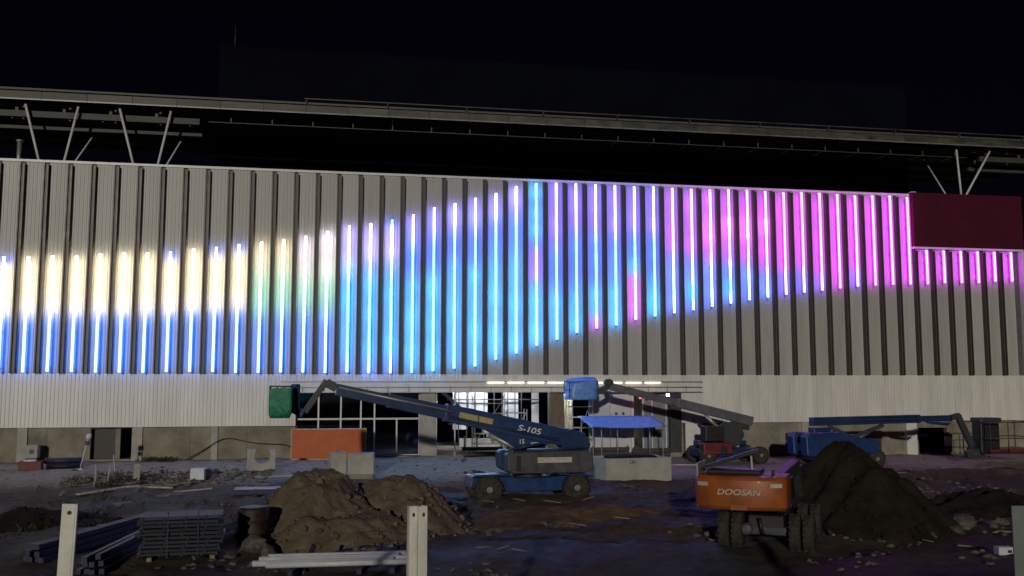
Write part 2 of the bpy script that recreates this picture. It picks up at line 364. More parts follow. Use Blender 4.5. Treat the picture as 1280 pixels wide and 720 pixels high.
# fin zone backing, trims
MB().box(XL, RX0 - .01, .061, .30, ZF, ZT - .02).build('backing_wall', ROOF, hall)
MB().box(RX0, XR, .061, .30, ZF, 13.60).build('backing_wall', ROOF, hall)
cx = XL
while cx < RX0 - .2:
    x1 = min(cx + 3.726, RX0 - .02); MB().box(cx + .006, x1 - .006, -.08, .34, ZT + .002, ZT + .14).build('parapet_cap', CAP, hall); cx = x1
MB().box(RX0 - .02, XR + .02, -.33, .30, 13.625, 13.74).build('step_trim', CAP, hall)
MB().box(XR - .12, XR + .05, -.33, .32, ZF - .01, 13.62).build('end_trim', CAP, hall)
rp = MB().box(RX0 + .02, XR + .04, -.34, .30, 13.75, ZT + .20).build('red_fascia_box', RED, hall, .01)
for i in range(6):
    w6 = (XR + .04 - RX0 - .02) / 6; MB().box(RX0 + .02 + w6 * i + .012, RX0 + .02 + w6 * (i + 1) - .012, -.362, -.341, 13.77, ZT + .18).build('fascia_sheet', RED, rp, .004)
MB().box(RX0 + .004, RX0 + .30, -.35, .31, ZT + .205, ZT + .25).build('fascia_cap', CAP, rp)
# lower ribbed band
EX0, EX1 = -2.15, 21.10                 # entrance opening
xs = [XL + SP * i for i in range(int((XR + .7 - XL) / SP) + 1)] + [XR + .65, EX0, EX1]
xs = sorted(xs); xs = [x for i, x in enumerate(xs) if i == 0 or x - xs[i - 1] > .05]
for a, c in zip(xs, xs[1:]):
    zb = 4.62 if a > EX0 - .01 and c < EX1 + .01 else ZC
    corr(a + .003, c - .003, zb, ZF - .006, -.004, .207, .034).build('lower_panel', WHITE_LIT, hall)
drip = MB().box(XL, EX0, -.06, .10, ZC - .05, ZC - .004).build('drip_rail', CAP, hall); MB().box(EX1, XR + .65, -.06, .10, ZC - .05, ZC - .004).build('drip_rail', CAP, hall)
MB().box(XL, EX0 - .002, .062, .28, ZC, ZF - .01).build('backing_wall', ROOF, hall); MB().box(EX1 + .002, XR + .6, .062, .28, ZC, ZF - .01).build('backing_wall', ROOF, hall); MB().box(EX0, EX1, .062, .28, 4.62, ZF - .01).build('backing_wall', ROOF, hall)
# concrete base wall with openings
D1 = (-13.2, -11.04); D2 = (37.25, 39.28)
def base(x0, x1, z0=-.8, z1=ZC - .055):
    x = x0
    while x < x1 - .05:
        q = min(x + 3.1, x1); q = x1 if x1 - q < .8 else q
        MB().box(x + .006, q - .006, .18, .50, z0, z1).build('base_wall_panel', CONC, hall); x = q
base(XL, D1[0]); base(D1[0], D1[1], ZC - .11); base(D1[1], EX0 - .2); base(EX1 + .25, D2[0]); base(D2[0], D2[1], 1.97); base(D2[1], XR + .6)
for d in (D1, D2):
    fl = .62 if d is D1 else .18
    MB().box(d[0], d[1], .16, 3.2, fl - 1.0, fl).build('door_step', CONC, hall)
    MB().box(d[0] - .8, d[1] + .8, 3.2, 3.4, -.5, 2.6).build('room_back_wall', NAVY, hall)
    for q in (d[0] - .8, d[1] + .6): MB().box(q, q + .2, .51, 3.2, -.5, 2.6).build('room_side_wall', NAVY, hall)
MB().box(-11.98, -11.72, .55, .75, .6, 2.35).build('door_post', CONC, hall)
MB().box(D1[0] + .02, -11.98, .60, .66, .62, 2.34).build('door_leaf', mat('brown_door', (.05, .04, .035), .6), hall)
for px_, w in ((-16.7, .5), (-10.75, .55), (-6.6, .35), (29.3, .4), (24.9, .4)): MB().box(px_ - w / 2, px_ + w / 2, .08, .178, -.3, ZC - .06).build('base_pilaster', CONCL, hall)
MB().box(36.23, 36.97, -.10, .178, .0, ZC - .06).build('base_pilaster', CAP, hall)
MB().box(33.5, 34.55, .10, .176, .1, 1.35).build('vent_louvre', STEELD, hall)
for i in range(6): MB().box(33.55, 34.5, .06, .098, .2 + i * .18, .27 + i * .18).build('louvre_blade', STEELD, hall)
# body of the hall behind
MB().box(XL, XR, .31, 34, 16.2, 16.5).build('roof_deck', ROOF, hall)
MB().box(XR - .3, XR + .03, .33, 34, -.5, 16.19).build('side_wall', WHITE_DIM, hall); MB().box(XL, XL + .3, .52, 34, -.5, 16.19).build('side_wall', WHITE_DIM, hall); MB().box(XL + .31, XR - .31, 33.7, 34, -.5, 16.19).build('rear_wall', WHITE_DIM, hall)
MB().tube((-17.9, 1.0, 16.5), (-17.9, 1.0, 18.5), .12).tube((-17.9, 1.0, 18.5), (-17.9, 1.0, 18.62), .19).build('vent_pipe', STEELG, hall)
# entrance ----------------------------------------------------------------
ent = hall
MB().box(EX0 - .9, 22.3, -.09, -.045, 4.28, 4.92).build('entrance_soffit_sheet', WHITE_LIT, hall)
MB().box(EX0, EX1, -.04, .5, 4.30, 4.61).build('entrance_lintel', CONCL, hall)
for z in (4.30, 4.60, 4.93): MB().box(EX0 - .9, 22.4, -.30, -.26, z - .02, z + .02).build('entrance_rail', STEELG, hall)
x = EX0 - .9
while x < 22.4: MB().box(x - .02, x + .02, -.255, -.092, 4.62, 4.66).build('entrance_bracket', STEELG, hall); MB().box(x - .02, x + .02, -.255, -.22, 4.32, 4.615).build('entrance_upright', STEELG, hall); x += 1.22
MB().box(EX0, EX1, .0, 14, -.4, .60).build('entrance_floor', CONC, hall)
MB().box(EX0, EX1, .51, 14, 4.5, 4.6).build('entrance_ceiling', NAVY, hall); MB().box(EX0, EX1, 13.8, 14, .6, 4.5).build('entrance_back_wall', NAVY, hall)
MB().box(EX0 - .2, EX0, .18, 14, -.4, 4.5).build('entrance_side_wall', CONC, hall); MB().box(EX1, EX1 + .2, .30, 14, -.4, 4.5).build('entrance_side_wall', CONC, hall)
MB().box(4.98, 5.87, .05, .75, .3, 4.29).build('pillar', CONCL, hall); MB().box(12.8, 13.68, .05, .75, .3, 4.29).build('pillar', mat('brown_pillar', (.17, .125, .09), .7), hall); MB().box(20.40, 21.09, .05, .75, .3, 4.29).build('pillar', STEELD, hall)
gx_ = (-2.14, -.88, .40, 1.55, 2.34, 3.64, 4.97)
def pane(x0, x1, z0, z1, fr=.045, y=.40):
    p = MB().box(x0 + fr, x1 - fr, y - .008, y + .008, z0 + fr, z1 - fr).build('glass_pane', GLASS, hall)
    m = MB(); m.box(x0, x0 + fr, y - .05, y + .05, z0, z1).box(x1 - fr, x1, y - .05, y + .05, z0, z1).box(x0 + fr, x1 - fr, y - .05, y + .05, z0, z0 + fr).box(x0 + fr, x1 - fr, y - .05, y + .05, z1 - fr, z1)
    m.build('pane_frame', CAP, p)
for a, c in zip(gx_, gx_[1:]):
    if abs(c - 3.64) < .01: pane(a, 4.97, 2.76, 4.29)
    elif a < 3.6: pane(a, c, 2.76, 4.29)
    pane(a, c, .64, 2.75)
MB().box(1.45, 1.53, .30, .34, 1.3, 2.0).build('door_handle', STEELG, hall)
MB().tube((5.95, .2, .6), (5.95, .2, 4.3), .05).build('downpipe', PVC, hall)
MB().tube((7.02, -.1, .25), (7.02, -.1, 4.3), .045).build('prop_pole', PVC, hall); MB().tube((13.80, .1, .3), (13.80, .1, 4.3), .04).build('prop_pole', PVC, hall)
# inside the hall seen through the opening
for (a, c, z0, z1, yy) in ((8.0, 9.0, 1.7, 4.45, 9), (9.08, 10.4, 2.3, 4.45, 9), (11.5, 12.55, .62, 4.45, 9), (13.5, 14.0, .62, 4.45, 9), (8.2, 12.2, .64, 1.2, 7)):
    MB().box(a, c, yy, yy + .06, z0, z1).build('partition_board', TYV, hall)
for x_ in (8.35, 8.9, 9.5, 10.1, 10.8, 11.35, 11.75, 12.25, 12.7): MB().box(x_ - .03, x_ + .03, 8.6, 8.66, .62, 4.45).build('inner_mullion', STEELD, hall)
for z_ in (2.05, 3.7): MB().box(7.6, 14, 8.52, 8.58, z_, z_ + .07).build('inner_rail', STEELD, hall)
st = MB().prism([(6.7, 4.3), (6.9, 4.4), (10.6, 1.1), (10.6, .8)], 5.2, 5.3).build('stair_stringer', CAP, hall)
for i in range(12): MB().box(6.9 + i * .3, 7.2 + i * .3, 5.31, 6.3, 4.05 - i * .27, 4.10 - i * .27).build('stair_tread', CONC, st)
for x_ in (8.5, 9.3, 11.6): MB().box(x_ - .05, x_ + .05, 6.6, 6.7, .6, 1.35).build('rail_post', STEELD, hall)
for x_, y_ in ((8.6, 7.4), (10.2, 7.6), (12.2, 7.4), (14.6, 3.0)):
    t = MB().box(x_ - .75, x_ + .75, y_ - .12, y_ + .12, 4.42, 4.495).build('ceiling_light', STEELG, hall); MB().tube((x_ - .7, y_, 4.38), (x_ + .7, y_, 4.38), .035, n=8).build('light_tube', TUBE, t)
WARMT = emit('ledge_light_tube', (1, .90, .72), 2.4)
for a, c in [(8.9 + 1.22 * i, 8.9 + 1.22 * i + 1.1) for i in range(9)]:
    t = MB().box(a, c, -.20, -.10, 4.925, 4.96).build('ledge_light', CAP, hall); MB().tube((a + .05, -.15, 4.87), (c - .05, -.15, 4.87), .035, n=8).build('light_tube', WARMT, t)
# white boarded bays right of the brown pillar
MB().box(13.9, 15.2, 4.2, 4.28, .62, 4.4).build('partition_board', mat('cream_partition', (.55, .48, .33), .6), hall)
for a, c in ((15.30, 16.62), (16.66, 17.95)): MB().box(a, c, .42, .48, .62, 4.28).build('white_door_panel', TYV, hall)
MB().box(17.96, 18.12, .30, .56, .62, 4.28).build('white_door_post', CAP, hall)
MB().box(18.70, 20.38, .46, .52, .62, 4.28).build('grey_door_panel', mat('grey_partition', (.24, .25, .29), .6), hall)
for a in (16.95, 17.4): MB().box(a, a + .16, .40, .418, 2.9, 3.05).build('panel_handle', STEELD, hall); MB().box(a, a + .2, .40, .418, 1.5, 1.58).build('panel_handle', STEELD, hall)
for a, c in ((19.2, 19.5), (19.6, 19.95)): MB().box(a, c, .442, .458, 1.5, 2.0).build('panel_vent', BLACKP, hall)
for a in (18.72, 19.3, 20.2): MB().box(a, a + .06, .40, .44, .62, 4.28).build('panel_mullion', CAP, hall)
MB().box(EX1 + .25, 22.4, .06, .17, .1, 2.38).build('base_render', CAP, hall)
# flood lamp and red lamps on the entrance
fl = empty('flood_light', (20.1, -.32, 4.10)); tag(fl, 'small lit white floodlight clamped under the entrance rail', 'lamp')
MB().box(-.13, .13, -.02, .10, -.10, .10).build('lamp_housing', STEELD, fl); MB().box(-.10, .10, -.03, -.021, -.07, .07).build('lamp_lens', LENS, fl); MB().box(-.02, .02, .02, .06, .101, .17).build('lamp_bracket', STEELD, fl)
for i, (x_, lab) in enumerate(((18.35, 'small red warning lamp under entrance rail, nearer the white door panels'), (18.78, 'small red warning lamp under entrance rail, nearer the dark pillar'))):
    e_ = empty('warning_lamp', (x_, -.28, 3.98)); tag(e_, lab, 'lamp', 'red lamps at the entrance'); MB().tube((0, 0, 0), (0, 0, .29), .02).build('lamp_stem', STEELD, e_); MB().lathe((0, 0, -.09), (0, 0, 1), ((0, .05), (.05, .07), (.09, .05)), 12).build('lamp_lens', REDL, e_)

# ------------------------------------------------------------------ dark block and roof canopy behind
blk = empty('fly_tower', (17.7, 22, 16.5)); tag(blk, 'huge dark windowless block rising behind the roof canopy', 'building')
MB().box(-25.9, 26, -12, 10, 0, 11.4).build('block_wall', NAVY, blk); MB().box(-25.95, 26.05, -12.05, 10.05, 11.402, 11.55).build('block_coping', NAVY, blk)
for i in range(10): MB().box(-25.9 + 5.19 * i + .02, -25.9 + 5.19 * (i + 1) - .02, -12.03, -12.002, .1, 11.39).build('wall_sheet', NAVY, blk)
MB().tube((-25.0, -11, 11.55), (-25.0, -11, 13.4), .05, .02).build('aerial', STEELD, blk)
can = empty('roof_canopy', (0, 4, 16.5)); tag(can, 'long steel roof canopy on slanting struts above the parapet', 'canopy')
def cbox(nm, m, x0, x1, y0, y1, z0, z1): return MB().box(x0, x1, y0 - 4, y1 - 4, z0 - 16.5, z1 - 16.5).build(nm, m, can)
CX0, CX1 = -27.0, 53.0
x = CX0; i = 0
while x < CX1 - .1:
    dz = .05 * ss(-20, 48, x)
    cbox('fascia_panel', ZINC, x + .012, x + 2.488, 1.50, 1.56, 21.20 + dz, 21.64 + dz); cbox('fascia_lip', LIP, x + .012, x + 2.488, 1.42, 1.497, 21.12 + dz, 21.20 + dz)
    x += 2.5; i += 1
cbox('canopy_roof', SOFF, CX0, CX1, 1.57, 9.6, 21.74, 21.86); cbox('canopy_roof', SOFF, CX0, -8.5, 9.61, 15, 21.74, 21.86); cbox('canopy_roof', SOFF, 44.2, CX1, 9.61, 15, 21.74, 21.86)
cbox('gutter_rail', ZINC, -2.1, CX1, 1.3, 1.36, 21.98, 22.04)
x = -2.0
while x < CX1: cbox('gutter_bracket', ZINC, x, x + .05, 1.362, 1.6, 21.80, 21.99); x += 4.9
for y, m, hh in ((3.6, SOFF, .3), (6.0, ZINC, .42), (8.9, ZINC, .36)): cbox('purlin', m, CX0, CX1, y - .08, y + .08, 21.735 - hh, 21.735)
for y in (11.6, 14.2): cbox('purlin', SOFF, CX0, -8.5, y - .08, y + .08, 21.38, 21.735); cbox('purlin', SOFF, 44.2, CX1, y - .08, y + .08, 21.38, 21.735)
for y in (2.6,): cbox('service_rail', SOFF2, -7.8, 43.5, y - .025, y + .025, 20.60 - .2 * (y - 2.6), 20.65 - .2 * (y - 2.6))
x = -25.0
while x < 52: cbox('rafter', SOFF, x - .07, x + .07, 1.58, 9.5, 21.30, 21.33); x += 5.2
x = -6.5
while x < 43: cbox('rail_drop', SOFF, x - .03, x + .03, 2.57, 2.63, 20.652, 21.73); cbox('rail_tie', SOFF, x - .025, x + .025, 2.63, 4.77, 20.66, 20.71); x += 2.45
for x0_, x1_ in ((CX0, -8.3), (44.3, CX1)):          # box chords hung below the fascia outside the dark block
    cbox('lower_chord', SOFF2, x0_, x1_, 2.35, 2.65, 20.36, 20.72); cbox('lower_chord', SOFF2, x0_, x1_, 3.6, 3.85, 19.95, 20.22)
    x = x0_ + .6
    while x < x1_: cbox('chord_hanger', SOFF, x - .08, x + .08, 2.45, 2.55, 20.725, 21.73); cbox('chord_hanger', SOFF, x - .06, x + .06, 3.68, 3.78, 20.225, 21.4); cbox('chord_tie', SOFF, x - .06, x + .06, 2.66, 3.59, 20.38, 20.5); x += 2.6
def strut(a, b_, r=.075): MB().tube((a[0], a[1] - 4, a[2] - 16.5), (b_[0], b_[1] - 4, b_[2] - 16.5), r, n=10).build('strut', STRUT, can)
for c in (-21.5, -16.25, -11.05):
    strut((c - .55, 2, 16.5), (c - 1.75, 2, 21.0)); strut((c + .28, 2, 16.5), (c + 1.15, 2, 21.0)); strut((c + .3, 2.2, 16.5), (c + 1.9, 5.6, 21.4), .05)
for c in (42.3,): strut((c + .25, 2, 16.5), (c - .05, 2, 21.0)); strut((c - .3, 2, 16.5), (c + 2.55, 2, 21.0)); strut((c, 2.2, 16.5), (c - .3, 5.6, 21.4), .05)
for c in (-21.6, -16.4, -11.2, 42.3): cbox('strut_base', STEELG, c - .6, c + .6, 1.8, 2.4, 16.5, 16.56)

# ------------------------------------------------------------------ machines
def wheel(parent, x, y, z, r, w, rim=RIM):
    e_ = empty('wheel', (x, y, z)); e_.parent = parent
    MB().lathe((0, -w / 2, 0), (0, 1, 0), ((0, r * .55), (.0, r * .86), (w * .16, r * .98), (w * .5, r), (w * .84, r * .98), (w, r * .86), (w, r * .55)), 28).build('tyre', RUB, e_)
    lug = MB()
    for i in range(20):
        a = 2 * math.pi * i / 20
        for sd_ in (-1, 1):
            M = Matrix.Rotation(a + sd_ * .06, 4, 'Y'); lug.box(-.04, .04, min(sd_ * w * .05, sd_ * w * .48), max(sd_ * w * .05, sd_ * w * .48), r * .97, r * 1.03, M)
    lug.build('tread', RUB, e_)
    MB().lathe((0, -w / 2 - .015, 0), (0, 1, 0), ((0, .10), (0, r * .2), (.03, r * .24), (.05, r * .40), (.02, r * .46), (.02, r * .56), (w + .03 - .02, r * .56), (w + .03, r * .2)), 20).build('rim', rim, e_)
    return e_
def basket(parent, x0, x1, y0, y1, z0, z1, m):
    b_ = MB(); b_.box(x0, x1, y0, y1, z0, z0 + .08).build('basket_floor', STEELD, parent)
    for z in (z0 + (z1 - z0) * .5, z1):
        for p, q in (((x0, y0), (x1, y0)), ((x1, y0), (x1, y1)), ((x1, y1), (x0, y1)), ((x0, y1), (x0, y0))): MB().tube((*p, z), (*q, z), .028, n=8).build('basket_rail', m, parent)
    for i in range(4):
        for y in (y0, y1): MB().tube((x0 + (x1 - x0) * i / 3, y, z0 + .05), (x0 + (x1 - x0) * i / 3, y, z1), .028, n=8).build('basket_post', m, parent)
def bar(parent, nm, m, p, q, w, h, y=0.0, bev=.02): return MB().beam((p[0], y, p[1]), (q[0], y, q[1]), w, h, up=(0, 0, 1)).build(nm, m, parent, bev)

# boom lift in the middle (side on)
L1 = empty('boom_lift', (8.08, -16.4, 0.0), R(3)); tag(L1, 'blue boom lift lettered S-105 with its green-netted basket raised left', 'boom lift', 'boom lifts')
gz = ground_z(8.08, -16.9); L1.location.z = gz - .02
for x_ in (-1.86, 1.86):
    for y_ in (-1.0, 1.0): wheel(L1, x_, y_, .57, .57, .44)
MB().prism([(-2.6, .62), (-2.5, 1.05), (-1.0, 1.12), (-.6, .98), (.8, .98), (1.6, 1.08), (2.5, .98), (2.55, .6), (1.2, .42), (-1.2, .42)], -.74, .74).build('chassis', BLUE, L1, .04)
for x_ in (-1.86, 1.86): MB().box(x_ - .12, x_ + .12, -.78, .78, .47, .69).build('axle', STEELD, L1, .02)
MB().prism([(-2.62, 1.10), (-2.4, 1.19), (-1.0, 1.19), (-.95, 1.13)], -1.22, -.6).build('mudguard', BLUE, L1, .01)
MB().prism([(1.0, 1.13), (1.1, 1.19), (2.35, 1.10), (2.6, 1.0)], -1.22, -.6).build('mudguard', BLUED, L1, .01)
MB().tube((0, 0, .95), (0, 0, 1.2), .62, n=24).build('slew_ring', STEELD, L1)
th = MB().prism([(-1.10, 1.32), (-1.12, 1.98), (-.95, 2.06), (2.35, 2.10), (2.55, 1.95), (2.6, 1.35), (2.4, 1.18), (-.9, 1.18)], -1.2, -.45).build('engine_hood', GREYM, L1, .06)
MB().box(.15, 1.62, -1.215, -1.202, 1.62, 1.84).build('hood_label', STICK, th)
MB().box(-.75, -.55, -1.212, -1.202, 1.30, 1.92).build('hood_vent', BLACKP, th); MB().box(1.95, 1.97, -1.212, -1.202, 1.22, 2.0).build('hood_seam', BLACKP, th)
MB().prism([(-1.10, 1.32), (-1.12, 1.98), (-.95, 2.06), (2.35, 2.06), (2.6, 1.95), (2.6, 1.35), (2.4, 1.18), (-.9, 1.18)], .45, 1.2).build('engine_hood', BLUED, L1, .06)
MB().box(-.9, 2.4, -.44, .44, 1.15, 1.5).build('turntable', BLUED, L1, .03)
MB().prism([(-1.15, 2.10), (-1.15, 2.13), (.45, 2.42), (.45, 2.39)], -1.1, -.5).build('tray_lid', BLUE, L1)
def bz_(x): return 4.69 - .213 * (x + 8.0) - .06          # boom centre line, local x
bar(L1, 'boom_base_section', BLUE, (-3.55, bz_(-3.55)), (2.45, bz_(2.45)), .62, .74, bev=.04)
bar(L1, 'boom_middle_section', BLUED, (-5.9, bz_(-5.9)), (-3.5, bz_(-3.5)), .50, .58); bar(L1, 'boom_fly_section', BLUED, (-8.0, bz_(-8.0)), (-5.8, bz_(-5.8)), .40, .48)
MB().tube((-7.9, -.27, bz_(-7.9) + .10), (-3.2, -.34, bz_(-3.2) + .10), .05).build('hose_carrier', STEELG, L1)
MB().prism([(1.55, 1.95), (1.2, 2.75), (1.9, 2.95), (2.45, 2.75), (2.7, 2.3), (2.55, 1.95)], -.44, -.33).build('riser_plate', BLUED, L1, .02); MB().prism([(1.55, 1.95), (1.2, 2.75), (1.9, 2.95), (2.45, 2.75), (2.7, 2.3), (2.55, 1.95)], .33, .44).build('riser_plate', BLUED, L1, .02)
pl = MB().prism([(-1.9, 3.0), (.9, 2.42), (.7, 2.16), (-.5, 2.14)], -.28, .28).build('cradle_plate', BLUED, L1, .02)
MB().tube((.6, 0, 1.7), (-1.7, 0, 2.75), .13).build('lift_ram', STEELG, L1)
for q in (-.12, -.2): MB().tube((-3.4, -.335, bz_(-3.4) + q), (2.2, -.335, bz_(2.2) + q), .022, n=8).build('hydraulic_hose', BLACKP, L1)
for x_ in (-3.45, -2.2, .9): MB().beam((x_, -.325, bz_(x_) - .36), (x_ + .06, -.325, bz_(x_) + .36), .05, .04).build('boom_collar', BLUED, L1)
for x_ in (-1.86, 1.86): MB().box(x_ - .35, x_ + .35, -1.25, -.8, 1.12, 1.15).build('fender_plate', BLUE, L1)
MB().tube((-.9, -1.1, 2.08), (2.3, -1.1, 2.25), .02, n=6).build('guard_rail', STEELD, L1)
tilt = math.atan(.213)
bs = [o for o in L1.children if o.name.startswith('boom_base_section')][0]
MB().box(-1.45 / 2 - 1.75, 1.45 / 2 - 1.75, -.325, -.313, -.16, .12, None).build('boom_sticker', YEL, bs, loc=(-.55, 0, bz_(-.55) + .02), rot=(0, tilt, 0))
lettering('S-105', .36, TXT, bs, (.02, -.318, bz_(.02) + .0), (R(90), tilt, 0), .004, .18, sx=1.25)
lettering('15', .26, TXT, pl, (-.3, -.285, 2.44), (R(90), 0, 0), .004)
MB().box(.1, .45, -.292, -.283, 2.33, 2.41).build('plate_sticker', STICK, pl)
bar(L1, 'jib_link', STEELD, (-8.0, bz_(-8) + .05), (-8.42, 4.92), .34, .34); bar(L1, 'jib_arm', STEELD, (-8.40, 5.0), (-9.25, 3.72), .26, .24); bar(L1, 'jib_link', BLUED, (-9.3, 3.66), (-9.72, 3.85), .34, .32)
MB().box(-9.82, -9.45, -.35, .35, 3.75, 4.85).build('basket_mount', BLUED, L1, .05); MB().tube((-9.6, -.4, 4.85), (-9.5, -.4, 4.30), .06).build('control_box', BLUE, L1)
basket(L1, -10.62, -9.80, -1.1, 1.1, 3.66, 4.76, STEELD)
cv = MB()      # green netting wrapped round the rails, sagging below the floor
NY = 14; ring = []
prof = [(-10.66, -1.15), (-9.78, -1.15), (-9.78, 1.15), (-10.66, 1.15)]
path = [Vector((*prof[i], 0)).lerp(Vector((*prof[(i + 1) % 4], 0)), j / 8) for i in range(4) for j in range(8)]
nv = len(path); vs = []
for h_ in (0, .12, .3, .5, .7, .9, 1.0):
    for i, p in enumerate(path):
        c_ = Vector((-10.22, 0, 0)); d_ = (p - c_); w_ = 1 + .03 * noise.noise(Vector((i * .9, h_ * 4, 1))) - (.16 if h_ == 0 else .03 if h_ == .12 else 0)
        q = c_ + d_ * w_; vs.append((q.x, q.y, 3.52 + 1.16 * h_ + .03 * noise.noise(Vector((i, h_, 5)))))
fs = [(j * nv + i, j * nv + (i + 1) % nv, (j + 1) * nv + (i + 1) % nv, (j + 1) * nv + i) for j in range(6) for i in range(nv)] + [tuple(range(nv - 1, -1, -1))]
cv.add(vs, fs, True).build('netting', GREENT, L1)

# boom lift by the entrance
L2 = empty('boom_lift', (22.3, -4.0, ground_z(22.3, -4.6)), R(2)); tag(L2, 'dark boom lift reaching left over the entrance with blue-wrapped basket', 'boom lift', 'boom lifts')
for x_ in (-1.6, 1.6):
    for y_ in (-.95, .95): wheel(L2, x_, y_, .48, .48, .36)
MB().box(-2.0, 2.0, -.7, .7, .42, .85).build('chassis', BLUED, L2, .05); MB().tube((0, 0, .85), (0, 0, 1.0), .5, n=20).build('slew_ring', STEELD, L2)
MB().prism([(-1.9, .55), (-1.9, 1.15), (-1.75, 1.22), (-.2, 1.22), (-.15, .6)], -1.15, -.4).build('engine_hood', MAROON, L2, .05); MB().prism([(-1.6, .95), (-1.6, 1.25), (1.4, 1.25), (1.4, .95)], .3, 1.1).build('engine_hood', BLUED, L2, .05)
MB().box(-.9, -.5, -1.165, -1.152, .65, 1.05).build('hood_vent', BLACKP, L2)
MB().prism([(-.3, 1.0), (-.5, 2.0), (.1, 2.35), (.7, 2.2), (.95, 1.6), (.6, 1.0)], -.4, -.3).build('riser_plate', STEELD, L2, .02); MB().prism([(-.3, 1.0), (-.5, 2.0), (.1, 2.35), (.7, 2.2), (.95, 1.6), (.6, 1.0)], .3, .4).build('riser_plate', STEELD, L2, .02)
MB().box(-1.5, -.35, -.5, .3, 1.26, 2.1).build('control_cabinet', BLACKP, L2, .05)
L2z = L2.location.z
def l2(x, z): return (x - 22.3, z - L2z)
GM2 = mat('grey_boom_paint', (.13, .13, .15), .45, .1, .15)
bar(L2, 'boom_base_section', GM2, l2(23.9, 2.62), l2(19.3, 3.70), .42, .52); bar(L2, 'boom_fly_section', GM2, l2(19.4, 3.68), l2(15.3, 4.64), .32, .40)
bar(L2, 'boom_counter_link', STEELD, l2(23.7, 2.3), l2(22.6, 2.55), .3, .4); MB().tube((l2(22.0, 1.9)[0], 0, l2(0, 2.1)[1]), (l2(21.0, 0)[0], 0, l2(0, 3.0)[1]), .10).build('lift_ram', STEELG, L2)
bar(L2, 'jib_arm', STEELD, l2(15.5, 4.82), l2(14.55, 4.30), .24, .3); MB().lathe((l2(15.2, 0)[0], -.25, l2(0, 4.86)[1]), (0, 1, 0), ((0, .2), (.5, .2)), 14).build('jib_hinge', STEELD, L2)
x0, z0 = l2(12.75, 3.98); x1, z1 = l2(14.4, 4.95)
basket(L2, x0, x1, -.6, .5, z0, z1 - .05, STEELD)
tv = []; seedv = 4
for j in range(9):
    for i in range(26):
        a = 2 * math.pi * i / 26; h_ = j / 8; sq = 1 / max(abs(math.cos(a)), abs(math.sin(a))); sq = 1 + (sq - 1) * .8
        wx = (x1 - x0) / 2 * (1.05 + .12 * noise.noise(Vector((i * .7, j * .8, 2)))) * (1 - .12 * abs(h_ - .3)); wy = .62 * (1.05 + .12 * noise.noise(Vector((i * .7, j * .8, 9))))
        tv.append(((x0 + x1) / 2 + math.cos(a) * sq * wx + (h_ - .5) * .12, -.05 + math.sin(a) * sq * wy, z0 - .08 + h_ * 1.12 + (.16 * math.sin(a * 1 + .6) + .08 * noise.noise(Vector((i, 3, 3)))) * h_))
fs = [(j * 26 + i, j * 26 + (i + 1) % 26, (j + 1) * 26 + (i + 1) % 26, (j + 1) * 26 + i) for j in range(8) for i in range(26)] + [tuple(range(25, -1, -1)), tuple(8 * 26 + i for i in range(26))]
MB().add(tv, fs, True).build('tarpaulin_wrap', BLUET, L2)

# boom lift on the right, boom lowered
L3 = empty('boom_lift', (27.6, -7.0, ground_z(27.6, -7.5)), 0); tag(L3, 'blue boom lift with level boom and cage lowered beside the right doorway', 'boom lift', 'boom lifts')
z3 = L3.location.z
def l3(x, z): return (x - 27.6, z - z3)
for x_ in (-1.5, 1.7):
    for y_ in (-.95, .95): wheel(L3, x_, y_, .5, .5, .38)
MB().box(-2.0, 2.2, -.7, .7, .45, .9).build('chassis', BLUED, L3, .05); MB().tube((0, 0, .85), (0, 0, 1.0), .5, n=20).build('slew_ring', STEELD, L3)
MB().prism([(-2.45, .72), (-2.5, 1.7), (-2.3, 1.92), (-.6, 1.98), (.6, 1.7), (1.75, 1.5), (1.75, .8), (-2.2, .66)], -1.15, -.4).build('engine_hood', BLUE, L3, .07); MB().prism([(-2.45, .72), (-2.5, 1.7), (-2.3, 1.92), (1.75, 1.7), (1.75, .8), (-2.2, .66)], .4, 1.15).build('engine_hood', BLUE, L3, .07)
MB().box(-2.3, 1.7, -.39, .39, .9, 1.3).build('turntable', BLUED, L3, .03)
bar(L3, 'boom_base_section', BLUED, l3(26.0, 2.70), l3(32.6, 2.82), .42, .46); bar(L3, 'boom_fly_section', BLUED, l3(32.5, 2.82), l3(34.6, 2.85), .30, .32)
for q in (.12, -.06): MB().tube((l3(26.4, 0)[0], -.235, l3(0, 2.72 + q)[1]), (l3(32.4, 0)[0], -.235, l3(0, 2.82 + q)[1]), .025, n=8).build('hydraulic_hose', BLACKP, L3)
MB().box(l3(26.0, 0)[0], l3(27.0, 0)[0], -.35, .35, l3(0, 1.95)[1], l3(0, 2.37)[1]).build('boom_pivot', BLUED, L3, .04)
bar(L3, 'riser_link', STEELD, l3(26.9, 2.45), l3(29.6, 1.2), .16, .20, -.3); bar(L3, 'riser_link', STEELD, l3(30.2, 2.5), l3(28.0, 1.7), .16, .20, -.32); MB().tube((l3(29.9, 0)[0], -.1, l3(0, 2.35)[1]), (l3(28.2, 0)[0], -.1, l3(0, 1.5)[1]), .09).build('lift_ram', STEELG, L3)
MB().prism([l3(33.2, 2.55), l3(34.3, 2.40), l3(34.6, 2.6), l3(33.0, 2.66)], -.12, .12).build('hose_guard', BLUED, L3)
bar(L3, 'jib_link', STEELD, l3(34.5, 2.83), l3(35.15, 2.98), .3, .32); bar(L3, 'jib_arm', STEELD, l3(35.05, 3.0), l3(35.9, 1.2), .26, .32); bar(L3, 'jib_link', STEELD, l3(35.5, .75), l3(36.6, 1.0), .4, .42)
